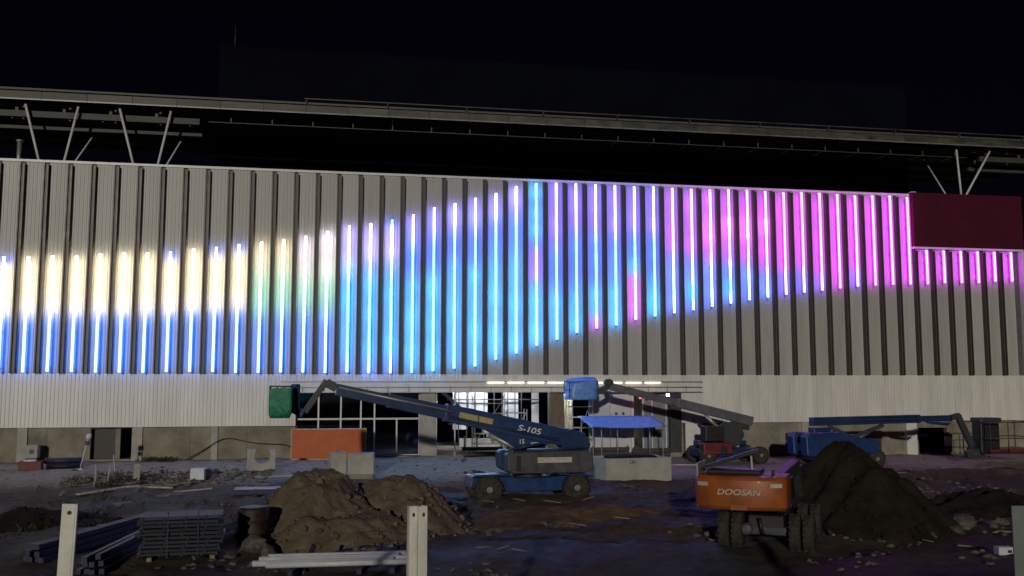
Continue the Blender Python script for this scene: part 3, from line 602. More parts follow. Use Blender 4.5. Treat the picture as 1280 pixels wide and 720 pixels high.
MB().box(l3(36.2, 0)[0], l3(37.4, 0)[0], -.4, .4, l3(0, .9)[1], l3(0, 2.75)[1]).build('basket_mount', BLACKP, L3, .06); MB().box(l3(36.15, 0)[0], l3(37.5, 0)[0], -.5, .45, l3(0, 2.6)[1], l3(0, 2.86)[1]).build('control_box', STEELD, L3, .05)
basket(L3, l3(36.2, 0)[0], l3(39.6, 0)[0], -1.2, 1.2, l3(0, .85)[1], l3(0, 2.62)[1], STEELD)
MB().box(l3(36.3, 0)[0], l3(39.5, 0)[0], -1.1, 1.1, l3(0, .94)[1], l3(0, 1.12)[1]).build('tool_tray', MAROON, L3, .04)

# wheeled excavator seen from behind
EXZ = ground_z(11.9, -30.3)
X = empty('wheeled_excavator', (11.95, -30.35, EXZ - .12), R(-32)); tag(X, 'orange wheeled excavator seen from behind with black engine cover raised', 'excavator')
for (x_, y_) in ((-.95, -.3), (-.58, -.3), (1.0, -.3), (1.37, -.3), (-.95, 2.3), (-.58, 2.3), (1.0, 2.3), (1.37, 2.3)):
    q_ = Matrix.Rotation(R(0), 3, 'Z') @ Vector((x_ - .2, y_ - 1.0, 0)); w_ = wheel(X, q_.x + .38, q_.y + 1.0, .50, .50, .30, STEELD); w_.rotation_euler = (0, 0, R(90))
UM = Matrix.Translation((.38, 1.0, 0)) @ Matrix.Rotation(R(0), 4, 'Z')
MB().box(-.85, .85, -1.42, -1.18, .40, .64, UM).build('axle', STEELD, X, .03); MB().box(-.85, .85, 1.18, 1.42, .40, .64, UM).build('axle', STEELD, X, .03); MB().box(-.5, .5, -1.4, 1.5, .5, .95, UM).build('undercarriage', BLACKP, X, .05)
MB().lathe((-.15, -.62, .56), (0, 1, 0), ((0, .08), (0, .16), (.3, .2)), 14).build('drive_hub', GREYM, X)
for s_ in (-.42, .22): MB().tube((s_, -.58, .90), (s_ + .1, -.58, .42), .05).build('hydraulic_hose', BLACKP, X)
MB().tube((.3, .9, .9), (.3, .9, 1.18), .6, n=20).build('slew_ring', STEELD, X)
cwp = []
for i in range(15):
    t = i / 14; a = R(-78 + 156 * t); cwp.append((1.26 * math.sin(a) / math.sin(R(78)), -.95 - .55 * (math.cos(a) - math.cos(R(78)))))
base_ = cwp + [(1.26, .3), (-1.26, .3)]
def cw(z, k_=1.0, dy=0.0): return [(p[0] * k_ - .22, p[1] * 1.0 + dy, z) for p in base_]
nb = len(base_); lay = [cw(1.16, .96, .10), cw(1.26, 1, .02), cw(1.62, 1, -.02), cw(1.98, 1, .0), cw(2.08, .97, .07)]
vs = [v for q in lay for v in q]; fs = [(j * nb + i, j * nb + (i + 1) % nb, (j + 1) * nb + (i + 1) % nb, (j + 1) * nb + i) for j in range(4) for i in range(nb)] + [tuple(range(nb - 1, -1, -1)), tuple(4 * nb + i for i in range(nb))]
ctw = MB().add(vs, fs, True).build('counterweight', ORANGE, X, .015)
lettering('DOOSAN', .22, STICK, ctw, (-.22, -1.415, 1.66), (R(90), 0, R(0)), .012, .22, sx=1.25)
for x_, lab in ((-1.22, 'pale warning sticker'), (.785, 'pale tail lamp plate')):
    MB().box(-.17, .17, -.006, .006, -.055, .055).build('sticker', STICK, ctw, loc=(x_, -1.235, 1.86), rot=(0, 0, R(-27 if x_ < 0 else 27)))
MB().box(-.45, .02, -1.40, -1.32, 1.17, 1.34).build('rear_hatch', ORANGE, ctw, .02); MB().box(-1.44, -1.40, -.95, .3, 1.2, 2.4).build('mirror_frame', STEELG, X)
MB().box(-1.40, .95, .31, 2.2, 1.18, 1.85).build('engine_deck', BLACKP, X, .06); MB().box(-1.2, .3, -.75, .3, 2.08, 2.22).build('engine_block', BLACKP, X, .05)
MB().prism([(-1.28, 2.22), (-1.30, 2.30), (.16, 2.80), (.22, 2.70)], -.85, .1).build('engine_cover', mat('dark_cover', (.03, .03, .045), .4, .2, .2), X, .02)
MB().beam((.05, -.4, 2.2), (.02, -.4, 2.68), .05, .05).build('cover_stay', STEELG, X)
bmx = MB().beam((.5, 1.6, 1.7), (.75, 4.6, 1.95), .34, .45).build('boom_arm', STEELD, X, .03); MB().beam((.75, 4.55, 1.95), (.9, 5.6, .5), .26, .32).build('dipper_arm', STEELD, X, .03)
MB().prism([(.55, .05), (.5, .6), (1.25, .6), (1.2, .05)], 5.2, 5.9).build('bucket', STEELD, X, .03)
MB().lathe((.72, -1.28, 2.12), (0, 0, 1), ((0, .05), (.18, .04)), 10).build('exhaust', STEELD, X)

# ------------------------------------------------------------------ mounds
CLODS = []
def mound(nm, cx, cy, rx, ry, h, m, label, seed, flat=.25, n_=110, clods=170):
    vs = []; rings = 44
    def prof(t): return min(1, max(0, 1 - t) / (1 - flat)) if t < 1 else 0
    def hz(x, y, t):
        p = prof(t); p = p - .10 * max(0, p - .80) * 5 * .5
        lump = .30 * noise.fractal(Vector((x * .55 + seed, y * .55, 2)), .9, 2, 3) + .06 * abs(noise.fractal(Vector((x * 1.5, y * 1.5 + seed, 4)), .8, 2, 5)) + .035 * noise.fractal(Vector((x * 5, y * 5, seed)), .8, 2, 3)
        return h * p + lump * min(1, 2.2 * max(0, 1.03 - t)) * min(1, h / 1.2)
    vs.append((0, 0, hz(0, 0, 0) + ground_z(cx, cy) - .05))
    rr_ = random.Random(int(seed * 10))
    for j in range(1, rings + 1):
        t = j / rings
        for i in range(n_):
            a = 2 * math.pi * i / n_; w_ = 1 + .30 * noise.noise(Vector((math.cos(a) * 1.3 + seed, math.sin(a) * 1.3, seed))) + .10 * noise.noise(Vector((math.cos(a) * 5 + seed, math.sin(a) * 5, seed)))
            x = math.cos(a) * rx * t * w_; y = math.sin(a) * ry * t * w_
            vs.append((x, y, hz(x, y, t) + ground_z(cx + x, cy + y) - .04 - (.25 if j == rings else 0)))
            if rr_.random() < clods / (rings * n_) * (.3 + 1.6 * t * t): CLODS.append((cx + x * 1.04, cy + y * 1.04, vs[-1][2] + (.2 if j == rings else 0), m))
    fs = [(0, 1 + i, 1 + (i + 1) % n_) for i in range(n_)]
    for j in range(rings - 1):
        for i in range(n_): a0 = 1 + j * n_; fs.append((a0 + i, a0 + n_ + i, a0 + n_ + (i + 1) % n_, a0 + (i + 1) % n_))
    o = MB().add(vs, fs, True).build(nm, m, None, loc=(cx, cy, 0)); return tag(o, label, 'mound', 'earth mounds on the site')
mound('sand_mound', -.35, -24.6, 2.5, 2.5, 1.80, SAND, 'brown sand mound in front of the orange board, left of the pair', 1.3, .30)
mound('sand_mound', 2.3, -23.9, 2.8, 2.4, 1.6, SAND, 'lower brown sand mound nearest the middle boom lift, right of the pair', 4.1, .22)
mound('sand_mound', .2, -26.5, 3.4, 2.0, .75, SAND, 'low spread of brown sand in front of the left sand mound', 7.7, .35)
mound('soil_mound', 17.3, -26.2, 3.2, 3.2, 2.7, SOIL, 'tall dark soil heap beside the orange excavator', 2.2, .10)
mound('soil_mound', 7.6, -23.4, 4.2, 1.8, .32, mat('clay', (.15, .095, .06), .95, 0, .25, 1.2, .8, 9), 'low reddish earth rise in front of the middle boom lift', 9.0, .3)
mound('soil_mound', 24.0, -24.5, 3.8, 2.2, .6, SOIL, 'low dark soil bank on the right behind the rubble', 5.5, .3)
mound('soil_mound', -10.5, -20.5, 3.6, 2.0, .55, SOIL, 'low dark soil bank at far left behind the beam bundles', 3.3, .3)

# ------------------------------------------------------------------ things along the wall
def at(x, y, dz=0.0): return (x, y, ground_z(x, y) + dz)
ob = empty('site_board', at(-.25, -1.5), 0); tag(ob, 'orange sheet board in a pale frame standing before the shop glass', 'board')
zo = ob.location.z
MB().box(-2.02, 2.02, -.03, .03, .62 - zo, 2.24 - zo).build('board_sheet', BRD, ob)
for a in (-2.08, 2.02): MB().box(a, a + .06, -.05, .05, .2 - zo, 2.30 - zo).build('frame_post', PALEW, ob)
for z_ in (2.241, .56): MB().box(-2.02, 2.02, -.05, .05, z_ - zo, z_ + .06 - zo).build('frame_rail', PALEW, ob)
for a in (-1.5, 1.5): MB().beam((a, .05, 1.8 - zo), (a, 1.2, -.05), .06, .06).build('back_brace', WOOD, ob)
# blue sheet shelter
tn = empty('sheet_shelter', at(16.3, -3.2), 0); tag(tn, 'bright blue sheet stretched on poles in front of the entrance', 'shelter'); zt_ = tn.location.z
vs = []; NX, NYY = 16, 8
for j in range(NYY + 1):
    for i in range(NX + 1):
        u, v = i / NX, j / NYY; sx = (-2.1 + 4.3 * u) - .2 * v * (1 - u) + .18 * (1 - v) * (u - .5)
        vs.append((sx, -1.1 + 2.4 * v, 2.05 + .50 * v - .10 * math.sin(math.pi * u) * (1 - v) - (.07 if j == 4 else 0) + .03 * noise.noise(Vector((i * .6, j * .9, 2)))))
up_ = len(vs); vs += [(x, y, z - .02) for x, y, z in vs]
q = NX + 1; fs = [(j * q + i, j * q + i + 1, (j + 1) * q + i + 1, (j + 1) * q + i) for j in range(NYY) for i in range(NX)]
fs += [tuple(up_ + k for k in f[::-1]) for f in fs]
edge = [i for i in range(q)] + [j * q + NX for j in range(1, NYY + 1)] + [NYY * q + i for i in range(NX - 1, -1, -1)] + [j * q for j in range(NYY - 1, 0, -1)]
fs += [(edge[(i + 1) % len(edge)], edge[i], edge[i] + up_, edge[(i + 1) % len(edge)] + up_) for i in range(len(edge))]
MB().add(vs, fs, True).build('sheet', BLUET, tn)
for x_, y_, h_ in ((-2.0, -1.0, 2.05), (2.1, -1.0, 2.05), (-2.1, 1.2, 2.5), (2.05, 1.2, 2.5), (-1.2, .1, 2.25), (-.25, .1, 2.2)): MB().tube((x_, y_, -.1), (x_, y_, h_), .035, n=8).build('pole', STEELG, tn)
# concrete trough
tr = empty('concrete_trough', at(14.15, -11.6), R(7)); tag(tr, 'open concrete trough with small stencilled mark beside the middle boom lift', 'trough'); tr.location.z += .0
LT_, WT_, HT_ = 1.68, 1.0, 1.13
MB().box(-LT_, LT_, -WT_, -WT_ + .14, 0, HT_).build('front_wall', CONCL, tr, .02); MB().box(-LT_, LT_, WT_ - .14, WT_, 0, HT_).build('rear_wall', CONCL, tr, .02)
MB().box(-LT_, -LT_ + .14, -WT_ + .142, WT_ - .142, 0, HT_).build('end_wall', CONCL, tr, .02); MB().box(LT_ - .14, LT_, -WT_ + .142, WT_ - .142, 0, HT_).build('end_wall', CONCL, tr, .02); MB().box(-LT_ + .142, LT_ - .142, -WT_ + .142, WT_ - .142, 0, .12).build('floor', CONC, tr)
lettering('Un', .24, BLKT, tr, (-.35, -WT_ - .004, .95), (R(90), 0, 0), .002); 
MB().box(-1.2, 1.2, -.7, .75, .13, 1.22).build('soil_fill', SOIL, tr, .2)
# scaffold in front of the entrance
def scaffold(x, y, w, h, label, z0=None):
    s_ = empty('scaffold_tower', at(x, y, .02) if z0 is None else (x, y, z0)); tag(s_, label, 'scaffold', 'scaffold frames at the entrance')
    for a in (0, w):
        for b_ in (0, .9): MB().tube((a, b_, 0), (a, b_, h), .028, n=8).build('upright', STEELG, s_)
    z = .5
    while z < h:
        for b_ in (0, .9): MB().tube((0, b_, z), (w, b_, z), .022, n=8).build('ledger', STEELG, s_)
        for a in (0, w): MB().tube((a, 0, z), (a, .9, z), .022, n=8).build('transom', STEELG, s_)
        z += .62
    MB().tube((0, 0, .5), (w, 0, h - .2), .02, n=8).build('brace', STEELG, s_)
    return s_
scaffold(13.95, -.9, 1.25, 3.75, 'narrow steel scaffold tower standing right of the brown pillar')
scaffold(8.5, 2.2, 1.9, 3.6, 'wide steel scaffold tower inside the opening right of the grey pillar', .602)
scaffold(10.7, 3.2, 1.3, 2.6, 'short steel scaffold tower inside the opening left of the brown pillar', .602)
# bits by the left wall
cb = empty('junction_box', at(-15.9, -.6), 0); tag(cb, 'pale box with round hole standing against the left base wall', 'box'); zc = cb.location.z
MB().box(-.28, .28, -.28, .28, .25, .95).build('box_body', CONCL, cb, .03); MB().box(-.2, .2, -.2, .2, -.2, .25).build('stand', STEELD, cb); MB().lathe((0, -.29, .6), (0, 1, 0), ((0, .13), (.02, .13)), 16).build('round_port', BLACKP, cb)
rc = empty('red_crate', at(-14.85, -4.6), R(8)); tag(rc, 'red crate with a pale lid strip on the ground at far left', 'crate')
for s_ in (-1, 1): MB().box(-.5, .5, s_ * .3 - .03, s_ * .3 + .03, 0, .45).build('crate_side', MAROON, rc); MB().box(s_ * .5 - .03, s_ * .5 + .03, -.27, .27, 0, .45).build('crate_end', MAROON, rc)
MB().box(-.46, .46, -.26, .26, 0, .05).build('crate_floor', MAROON, rc); MB().box(-.3, .25, -.34, .1, .452, .50).build('lid_strip', PVC, rc)
bd = empty('pipe_bundle', at(-13.4, -4.0), R(4)); tag(bd, 'dark blue bundle of short pipes lying by the left wall', 'pipe bundle')
for i, (y_, z_) in enumerate(((-.3, .14), (0, .14), (.3, .14), (-.15, .40), (.15, .40))): MB().tube((-.8 - .05 * i, y_, z_), (.75, y_ + .05, z_), .14, n=14).build('pipe', FORML if i % 2 else FORM, bd)
sv = empty('survey_stand', at(-12.3, -5.2)); tag(sv, 'thin leaning pale survey pole with round head near the dark doorway', 'survey pole')
MB().tube((-.1, 0, 0), (.22, 0, 1.55), .028, n=8).build('pole', PVC, sv); MB().lathe((.22, 0, 1.5), (.2, 0, 1), ((0, .06), (.05, .12), (.16, .14), (.26, .10), (.30, .03)), 14).build('head', PVC, sv); MB().box(.12, .30, -.08, .08, 1.22, 1.42).build('instrument', FORML, sv, .02); MB().box(-.22, .02, -.1, .1, 0, .05).build('foot', PVC, sv)
for x_, y_, h_, lx, lab in ((-10.36, -11.0, 1.0, .03, 'wooden stake in weeds, nearest of the three left stakes'), (-10.05, -10.1, .95, .12, 'wooden stake in weeds, right of the three left stakes'), (-10.1, -8.0, 1.1, -.15, 'taller leaning stake behind the other two near the doorway')):
    s_ = empty('stake', at(x_, y_, -.1)); tag(s_, lab, 'stake', 'survey stakes'); MB().beam((0, 0, 0), (lx, .03, h_), .07, .05).build('shaft', PALEW, s_); MB().beam((lx, .03, h_), (lx * 1.03, .031, h_ + .04), .05, .035).build('tip', WOOD, s_)
gb = tag(MB().box(-.14, .14, -.14, .14, -.1, .78).build('kerb_stone', CONCL, None, .02, loc=at(-8.95, -9.3), rot=(0, R(4), R(12))), 'upright grey kerb stone standing in the rubble left of the white drum box', 'kerb stone')
wb = empty('white_box', at(-6.1, -9.2), R(-14)); tag(wb, 'white box with blue side lying on rubble below the wall cable', 'box')
MB().box(-.40, .28, -.28, .28, 0, .52).build('box_shell', PVC, wb, .03); MB().box(.282, .38, -.27, .27, .01, .5).build('box_lid', FORML, wb, .02); MB().lathe((.382, 0, .25), (1, 0, 0), ((0, .2), (.06, .2)), 14).build('box_port', BLACKP, wb)
# concrete saddle with a round cut
sdl = empty('pipe_saddle', at(-3.55, -6.6), R(6)); tag(sdl, 'grey concrete block with round pipe cut-out left of the orange board', 'concrete block')
pr = [(-.68, 0), (.68, 0), (.68, .98)]
arc = [(.06 + .40 * math.cos(R(a)), .72 + .40 * math.sin(R(a))) for a in range(40, -221, -13)]
pr = [(-.68, 0), (.68, 0), (.68, 1.02), (.38, 1.02)] + arc + [(-.30, 1.05), (-.68, 1.05)]
MB().prism(pr, -.25, .25).build('saddle_block', CONCL, sdl); MB().box(-.62, .62, -.23, .23, -.12, -.002).build('footing', CONC, sdl)
for i, (x_, y_, w_, d_, h_, rz, lab) in enumerate(((.22, -9.3, .38, .5, 1.0, 6, 'narrow concrete block standing left of the pair behind the sand mound'), (1.35, -9.2, .62, .5, 1.0, -4, 'wider concrete block standing right of the pair behind the sand mound'))):
    e_ = empty('concrete_block', at(x_, y_, .18), R(rz)); tag(e_, lab, 'concrete block', 'concrete blocks behind the sand')
    MB().prism([(-w_, 0), (w_, 0), (w_, h_), (-w_, h_ * .97)], -d_, d_).build('block_body', CONCL, e_, .04); MB().tube((0, -.1, h_ - .02), (0, .1, h_ + .1), .02).build('lifting_loop', STEELD, e_); MB().box(-w_ + .05, w_ - .05, -d_ + .05, d_ - .05, -.4, -.002).build('base_pad', CONC, e_)
# cable along the wall
pts = [(-8.1, -.15, .55), (-7.4, -.05, .95), (-6.9, .02, 1.25), (-6.45, .03, 1.55), (-6.1, .03, 1.72), (-5.6, .03, 1.72), (-5.0, .03, 1.55), (-4.2, .02, 1.40), (-3.3, .0, 1.38), (-2.5, -.2, 1.36), (-2.36, -.9, 1.2)]
cvd = bpy.data.curves.new('wall_cable', 'CURVE'); cvd.dimensions = '3D'; sp_ = cvd.splines.new('NURBS'); sp_.points.add(len(pts) - 1)
for p, q in zip(sp_.points, pts): p.co = (*q, 1)
sp_.use_endpoint_u = True; cvd.bevel_depth = .028
to = bpy.data.objects.new('tmp', cvd); col.objects.link(to); me = bpy.data.meshes.new_from_object(to); bpy.data.objects.remove(to)
me.materials.clear(); me.materials.append(CABLE); o = bpy.data.objects.new('wall_cable', me); col.objects.link(o); tag(o, 'black cable looping along the base wall left of the orange board', 'cable')
# sign at the right doorway
sg = empty('door_sign', at(38.75, -.7)); tag(sg, 'white and red notice on a short stand inside the right doorway', 'sign'); zz = sg.location.z
MB().box(-.26, .26, -.02, .02, .62, 1.2).build('notice', PVC, sg); MB().box(-.26, .26, -.02, .02, .2, .618).build('red_panel', MAROON, sg); MB().box(-.03, .03, .021, .06, -.1, 1.1).build('stand', STEELD, sg)
# planks, boards
def plank(p, q, w, h, m, label, nm='plank', cat='plank', grp='loose planks by the lane'):
    a = Vector(at(*p, h / 2 + .02)); b_ = Vector(at(*q, h / 2 + .02)); mid = (a + b_) / 2; d_ = (b_ - a)
    o = MB().beam(-d_ / 2, d_ / 2, w, h).build(nm, m, None, .008, loc=mid); return tag(o, label, cat, grp)
plank((-10.4, -13.7), (-8.9, -12.0), .30, .06, PALEW, 'pale plank at far left pointing towards the stakes')
plank((-8.85, -12.0), (-6.9, -11.9), .24, .06, PALEW, 'pale plank lying level right of the wooden stakes')
plank((-6.7, -12.9), (-5.2, -12.3), .16, .05, PALEW, 'short thin pale plank below the white box')
bl_ = empty('wrapped_sheet_stack', at(-3.05, -14.4), R(2)); tag(bl_, 'low blue-wrapped stack of pale sheets left of the sand mound', 'sheet stack')
MB().box(-1.0, 1.0, -.35, .35, 0, .22).build('wrapping', FORML, bl_, .02); MB().box(-.98, .98, -.36, .33, .222, .27).build('top_sheet', mat('pale_blue_sheet', (.42, .44, .62), .5), bl_, .01)
plank((-3.6, -9.4), (-1.2, -8.6), .5, .06, CONCL, 'wide grey board leading up to the orange board')
plank((16.9, -6.2), (20.2, -6.0), .09, .07, PALEW, 'pale bar lying left of the maroon lift hood')
# low barrier of dark boards along the entrance
for i in range(5):
    x_ = 7.3 + i * 2.55
    e_ = empty('site_barrier', at(x_, -1.2)); tag(e_, ['dark site barrier panel nearest the grey pillar', 'dark site barrier panel second from the grey pillar', 'dark site barrier panel in the middle of the row', 'dark site barrier panel second from the blue shelter', 'dark site barrier panel under the blue shelter'][i], 'barrier', 'site barriers at the entrance')
    for z_ in (.15, .42): MB().box(0, 2.4, -.03, .03, z_, z_ + .22).build('barrier_board', mat('dark_board', (.06, .05, .045), .7, 0, .2), e_)
    for a in (.1, 2.25): MB().box(a, a + .08, .031, .10, -.1, .72).build('barrier_post', STEELD, e_)

# ------------------------------------------------------------------ foreground
def fence_post(x, y, rz, h, label, lean=0.0):
    e_ = empty('fence_post', at(x, y, -.1), R(rz)); e_.rotation_euler.y = R(lean); tag(e_, label, 'post', 'foreground fence posts')
    z1 = 3.45 - e_.location.z + h
    MB().box(-.075, .055, -.012, .012, 0, z1).build('front_flange', POSTW, e_, .004)
    MB().box(.056, .075, -.012, .11, 0, z1 - .004).build('side_flange', POSTW, e_, .003); MB().box(-.075, -.056, .0125, .08, 0, z1 - .004).build('side_flange', POSTW, e_, .003)
    MB().lathe((.0, -.016, z1 - .09), (0, 1, 0), ((0, .022), (.004, .022)), 12).build('bolt_hole', BLACKP, e_)
    return e_
fence_post(-2.74, -45.94, 8, .02, 'white steel post at the lower left of the frame', 1.6)
fence_post(.825, -46.61, 12, .0, 'left post of the close pair in the foreground', .3).scale.x = .58
fence_post(.94, -46.60, 20, .0, 'right post of the close pair in the foreground', -.2).scale.x = .58
hb = empty('hoarding_post', at(7.12, -47.74, -.1), R(-12)); tag(hb, 'wide grey-green hoarding board at the lower right corner', 'hoarding')
zh = 3.45 - hb.location.z
MB().box(-.15, .25, -.012, .012, 0, zh).build('board', BOARDG, hb, .003); MB().box(-.12, -.06, .013, .07, 0, zh - .05).build('batten', WOOD, hb); MB().box(.16, .22, .013, .07, 0, zh - .05).build('batten', WOOD, hb)
# stack of dark formwork panels
fw = empty('formwork_stack', at(-4.0, -28.8), R(5)); tag(fw, 'stack of dark blue formwork panels in the left foreground', 'formwork stack')
for i in range(10):
    w_ = 1.04 + rnd.uniform(-.08, .06); z_ = .10 + i * .105
    M_ = Matrix.Translation((rnd.uniform(-.08, .08), rnd.uniform(-.05, .05), 0)) @ Matrix.Rotation(R(rnd.uniform(-4, 4)), 4, 'Z')
    p_ = MB().box(-w_, w_, -.60, .60, z_, z_ + .085, M_).build('formwork_panel', FORML if i == 9 else FORM, fw, .01)
    e_ = MB()
    for a in (-1.0, -.45, .1, .62, 1.0): e_.box(a - .03, a + .03, -.62, .62, z_ - .022, z_ + .09, M_)
    e_.build('panel_rib', FORM, p_)
for a in (-.8, .8): MB().box(a - .06, a + .06, -.6, .6, -.08, .075).build('bearer', WOOD, fw)
for a in (-.35, .42): MB().box(a - .015, a + .015, -.645, -.628, .05, 1.26).build('strap', FORML, fw)
dr = empty('dark_drum', at(-2.3, -26.9)); tag(dr, 'dark brown drum beside the formwork stack', 'drum')
MB().lathe((0, 0, 0), (0, 0, 1), ((0, .42), (.05, .45), (.3, .44), (.34, .47), (.38, .44), (.65, .44), (.69, .47), (.73, .44), (.95, .45), (1.0, .42)), 26).build('drum_body', mat('brown_drum', (.05, .03, .022), .6, .2, .3), dr); MB().lathe((0, 0, 1.0), (0, 0, 1), ((0, .40), (.03, .39)), 24).build('drum_lid', BLACKP, dr)
# blue beams laid on the ground
for j, (p, q, lab) in enumerate((((-6.1, -22.6), (-7.6, -29.6), 'bundle of long blue beams at far left of the foreground'), ((-5.0, -24.4), (-5.95, -30.6), 'bundle of long blue beams beside the formwork stack'))):
    e_ = empty('beam_bundle', (0, 0, 0)); tag(e_, lab, 'beam bundle', 'blue beam bundles')
    a = Vector(at(*p)); b_ = Vector(at(*q)); e_.location = (a + b_) / 2; d_ = (b_ - a); sd2 = d_.cross(Vector((0, 0, 1))).normalized()
    for r_ in range(3):
        for c_ in range(4 - r_): off = sd2 * ((c_ - (3 - r_) / 2) * .19 + rnd.uniform(-.02, .02)) + Vector((0, 0, .10 + .16 * r_)); ex = rnd.uniform(-.04, .04); MB().beam(-d_ * (.5 + ex) + off, d_ * (.5 - ex) + off, .13, .13).build('beam', FORML, e_)
# white pipes
pp = empty('pipe_stack', at(-.05, -31.7), R(-2)); tag(pp, 'white plastic pipes laid across bearers at the bottom of the frame', 'pipe stack')
for i, (y_, z_, a, c_) in enumerate(((.7, .28, -1.55, 1.95), (.35, .28, -1.75, 1.75), (.1, .28, -1.2, 2.45), (-.2, .28, -1.85, 1.6), (-.45, .28, -1.5, 2.2))): MB().tube((a, y_, z_), (c_, y_ + rnd.uniform(-.05, .05), z_ + .01), .075, n=14).build('pipe', PVC, pp)
for a in (-.7, .95, 1.75): MB().beam((a - .2, -.8, .13), (a + .3, 1.05, .17), .12, .12).build('bearer', FORML, pp)
for a in (-.55, 1.2): MB().beam((a, .6, .2), (a + .12, .95, .52), .10, .07).build('wedge', FORML, pp)
sb = empty('white_carton', at(18.2, -32.7), R(-10)); tag(sb, 'small white carton lying near the lower right board', 'carton'); MB().box(-.22, .22, -.15, .15, 0, .2).build('carton_body', PVC, sb, .01); MB().box(.02, .14, -.158, -.151, .06, .14).build('carton_print', BLKT, sb); MB().box(-.2, .2, -.13, .13, .201, .21).build('carton_flap', PVC, sb)
# rocks: individuals where they can be picked out, the rest as rubble
def rock_mesh(seed, flat=.7):
    ph = (1 + 5 ** .5) / 2; vs = [(-1, ph, 0), (1, ph, 0), (-1, -ph, 0), (1, -ph, 0), (0, -1, ph), (0, 1, ph), (0, -1, -ph), (0, 1, -ph), (ph, 0, -1), (ph, 0, 1), (-ph, 0, -1), (-ph, 0, 1)]
    fs = [(0, 11, 5), (0, 5, 1), (0, 1, 7), (0, 7, 10), (0, 10, 11), (1, 5, 9), (5, 11, 4), (11, 10, 2), (10, 7, 6), (7, 1, 8), (3, 9, 4), (3, 4, 2), (3, 2, 6), (3, 6, 8), (3, 8, 9), (4, 9, 5), (2, 4, 11), (6, 2, 10), (8, 6, 7), (9, 8, 1)]
    rr = random.Random(seed); return [tuple(c * .53 * rr.uniform(.62, 1.15) * (flat if i == 2 else 1) for i, c in enumerate(v)) for v in vs], fs
rm = []
for i in range(6):
    v, f = rock_mesh(i); me = bpy.data.meshes.new('rock'); me.from_pydata(v, [], f); me.materials.append(ROCK); rm.append(me)
spots = [(1.3, -27.6, .22), (1.9, -27.3, .16), (2.3, -27.5, .2), (2.8, -27.0, .14), (-2.2, -28.2, .42), (-1.7, -28.6, .3), (-2.7, -28.9, .2), (-1.95, -27.6, .2), (4.4, -25.9, .16), (4.9, -26.2, .12), (6.9, -25.2, .15), (20.3, -27.9, .42), (20.9, -27.2, .3), (19.8, -28.4, .28), (21.4, -28.0, .22), (19.2, -27.6, .25), (18.6, -28.7, .3), (22.2, -27.4, .25), (20.8, -29.3, .15), (21.9, -29.1, .18)]
for i, (x_, y_, r_) in enumerate(spots):
    o = bpy.data.objects.new('rock', rm[i % 6]); col.objects.link(o); o.location = at(x_, y_, r_ * .25); o.scale = (r_ * 1.2, r_, r_); o.rotation_euler = (rnd.random(), rnd.random(), rnd.random() * 6)
    side = 'at the foot of the sand mounds' if x_ < 10 else 'at the foot of the dark soil heap'
    tag(o, ('largest grey lump of broken concrete ' if r_ > .41 else 'grey lump of broken concrete ') + side, 'rock', 'concrete lumps ' + side)
rb = MB(); rr = random.Random(21)
for i in range(2200):
    u = rr.random()
    if u < .35: x_, y_ = rr.uniform(-11, -3), rr.gauss(-8.8, 1.3)
    elif u < .85:
        while True:
            x_, y_ = rr.uniform(-12, 34), rr.uniform(-34, -14)
            if noise.noise(Vector((x_ * .35, y_ * .35, 7))) > .18: break
    else: x_, y_ = rr.uniform(-18, 44), rr.uniform(-14, -1.5)
    sz = abs(rr.gauss(0, .055)) + .02; sz = min(sz, .22)
    v, f = rock_mesh(i % 40); a = rr.random() * 6; ca, sa = math.cos(a), math.sin(a); gz_ = ground_z(x_, y_)
    rb.add([(x_ + (p[0] * ca - p[1] * sa) * sz * 1.3, y_ + (p[0] * sa + p[1] * ca) * sz, gz_ + p[2] * sz + sz * .2) for p in v], f)
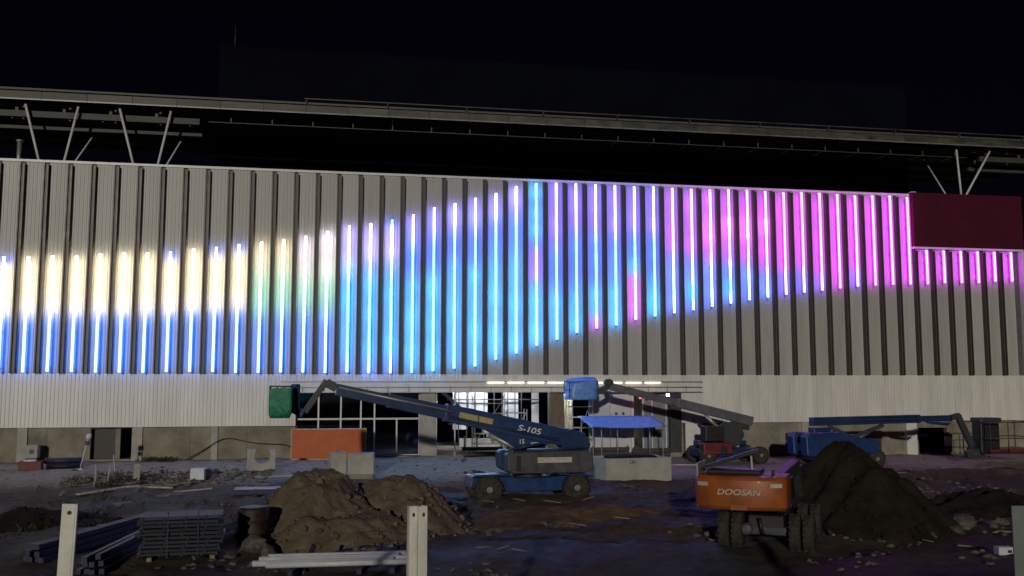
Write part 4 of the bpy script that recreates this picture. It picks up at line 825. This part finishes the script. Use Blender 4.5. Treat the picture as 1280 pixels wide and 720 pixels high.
for mm_, nm_ in ((SAND, 'sand_clods'), (SOIL, 'soil_clods')):
    cb_ = MB(); rr = random.Random(33)
    for i, (x_, y_, z_, m_) in enumerate(CLODS):
        if m_ is not mm_: continue
        sz = min(.16, .03 + abs(rr.gauss(0, .05))); v, f = rock_mesh(i % 40, .8); cb_.add([(x_ + p[0] * sz, y_ + p[1] * sz, z_ + p[2] * sz) for p in v], f)
    tag(cb_.build(nm_, mm_), 'loose lumps of ' + ('brown sand' if mm_ is SAND else 'dark soil') + ' fallen around the heaps', 'clods', kind='stuff')
tag(rb.build('rubble', ROCK), 'scattered stones and rubble over the muddy ground', 'rubble', kind='stuff')
# timber scraps, as loose litter
sc_ = MB(); rr = random.Random(5)
for i in range(220):
    x_, y_ = (rr.uniform(-12, -3), rr.gauss(-9.5, 1.8)) if i < 110 else (rr.uniform(-9, 30), rr.uniform(-31, -13))
    L_ = rr.uniform(.2, .9); a = rr.random() * 6; z_ = ground_z(x_, y_) + .05; dx, dy = math.cos(a) * L_ / 2, math.sin(a) * L_ / 2
    sc_.beam((x_ - dx, y_ - dy, z_ + rr.uniform(-.02, .1)), (x_ + dx, y_ + dy, z_ + rr.uniform(-.02, .1)), rr.uniform(.03, .09), .03)
tag(sc_.build('timber_litter', WOOD), 'scraps of timber scattered across the site', 'timber scraps', kind='stuff')
# dry weeds
gr = MB(); rr = random.Random(9)
for i in range(130):
    u = rr.random()
    if u < .45: x_, y_ = rr.gauss(-9.6, 1.2), rr.gauss(-9.8, 1.4)
    elif u < .6: x_, y_ = rr.gauss(-9.3, .6), rr.gauss(-1.5, .6)
    else: x_, y_ = rr.uniform(-11, -2), rr.uniform(-26, -15)
    z_ = ground_z(x_, y_) - .03
    for j in range(14):
        a = rr.random() * 6.28; h_ = rr.uniform(.08, .34); le = h_ * rr.uniform(.2, .9); w_ = .006
        bx_, by_ = x_ + rr.gauss(0, .14), y_ + rr.gauss(0, .14); c_, s_ = math.cos(a), math.sin(a)
        gr.add([(bx_ - s_ * w_, by_ + c_ * w_, z_), (bx_ + s_ * w_, by_ - c_ * w_, z_), (bx_ + c_ * le * .4, by_ + s_ * le * .4, z_ + h_ * .7), (bx_ + c_ * le, by_ + s_ * le, z_ + h_)], [(0, 1, 2), (0, 2, 3)])
tag(gr.build('dry_weeds', GRASS), 'dry weeds growing among the rubble on the left', 'weeds', kind='stuff')
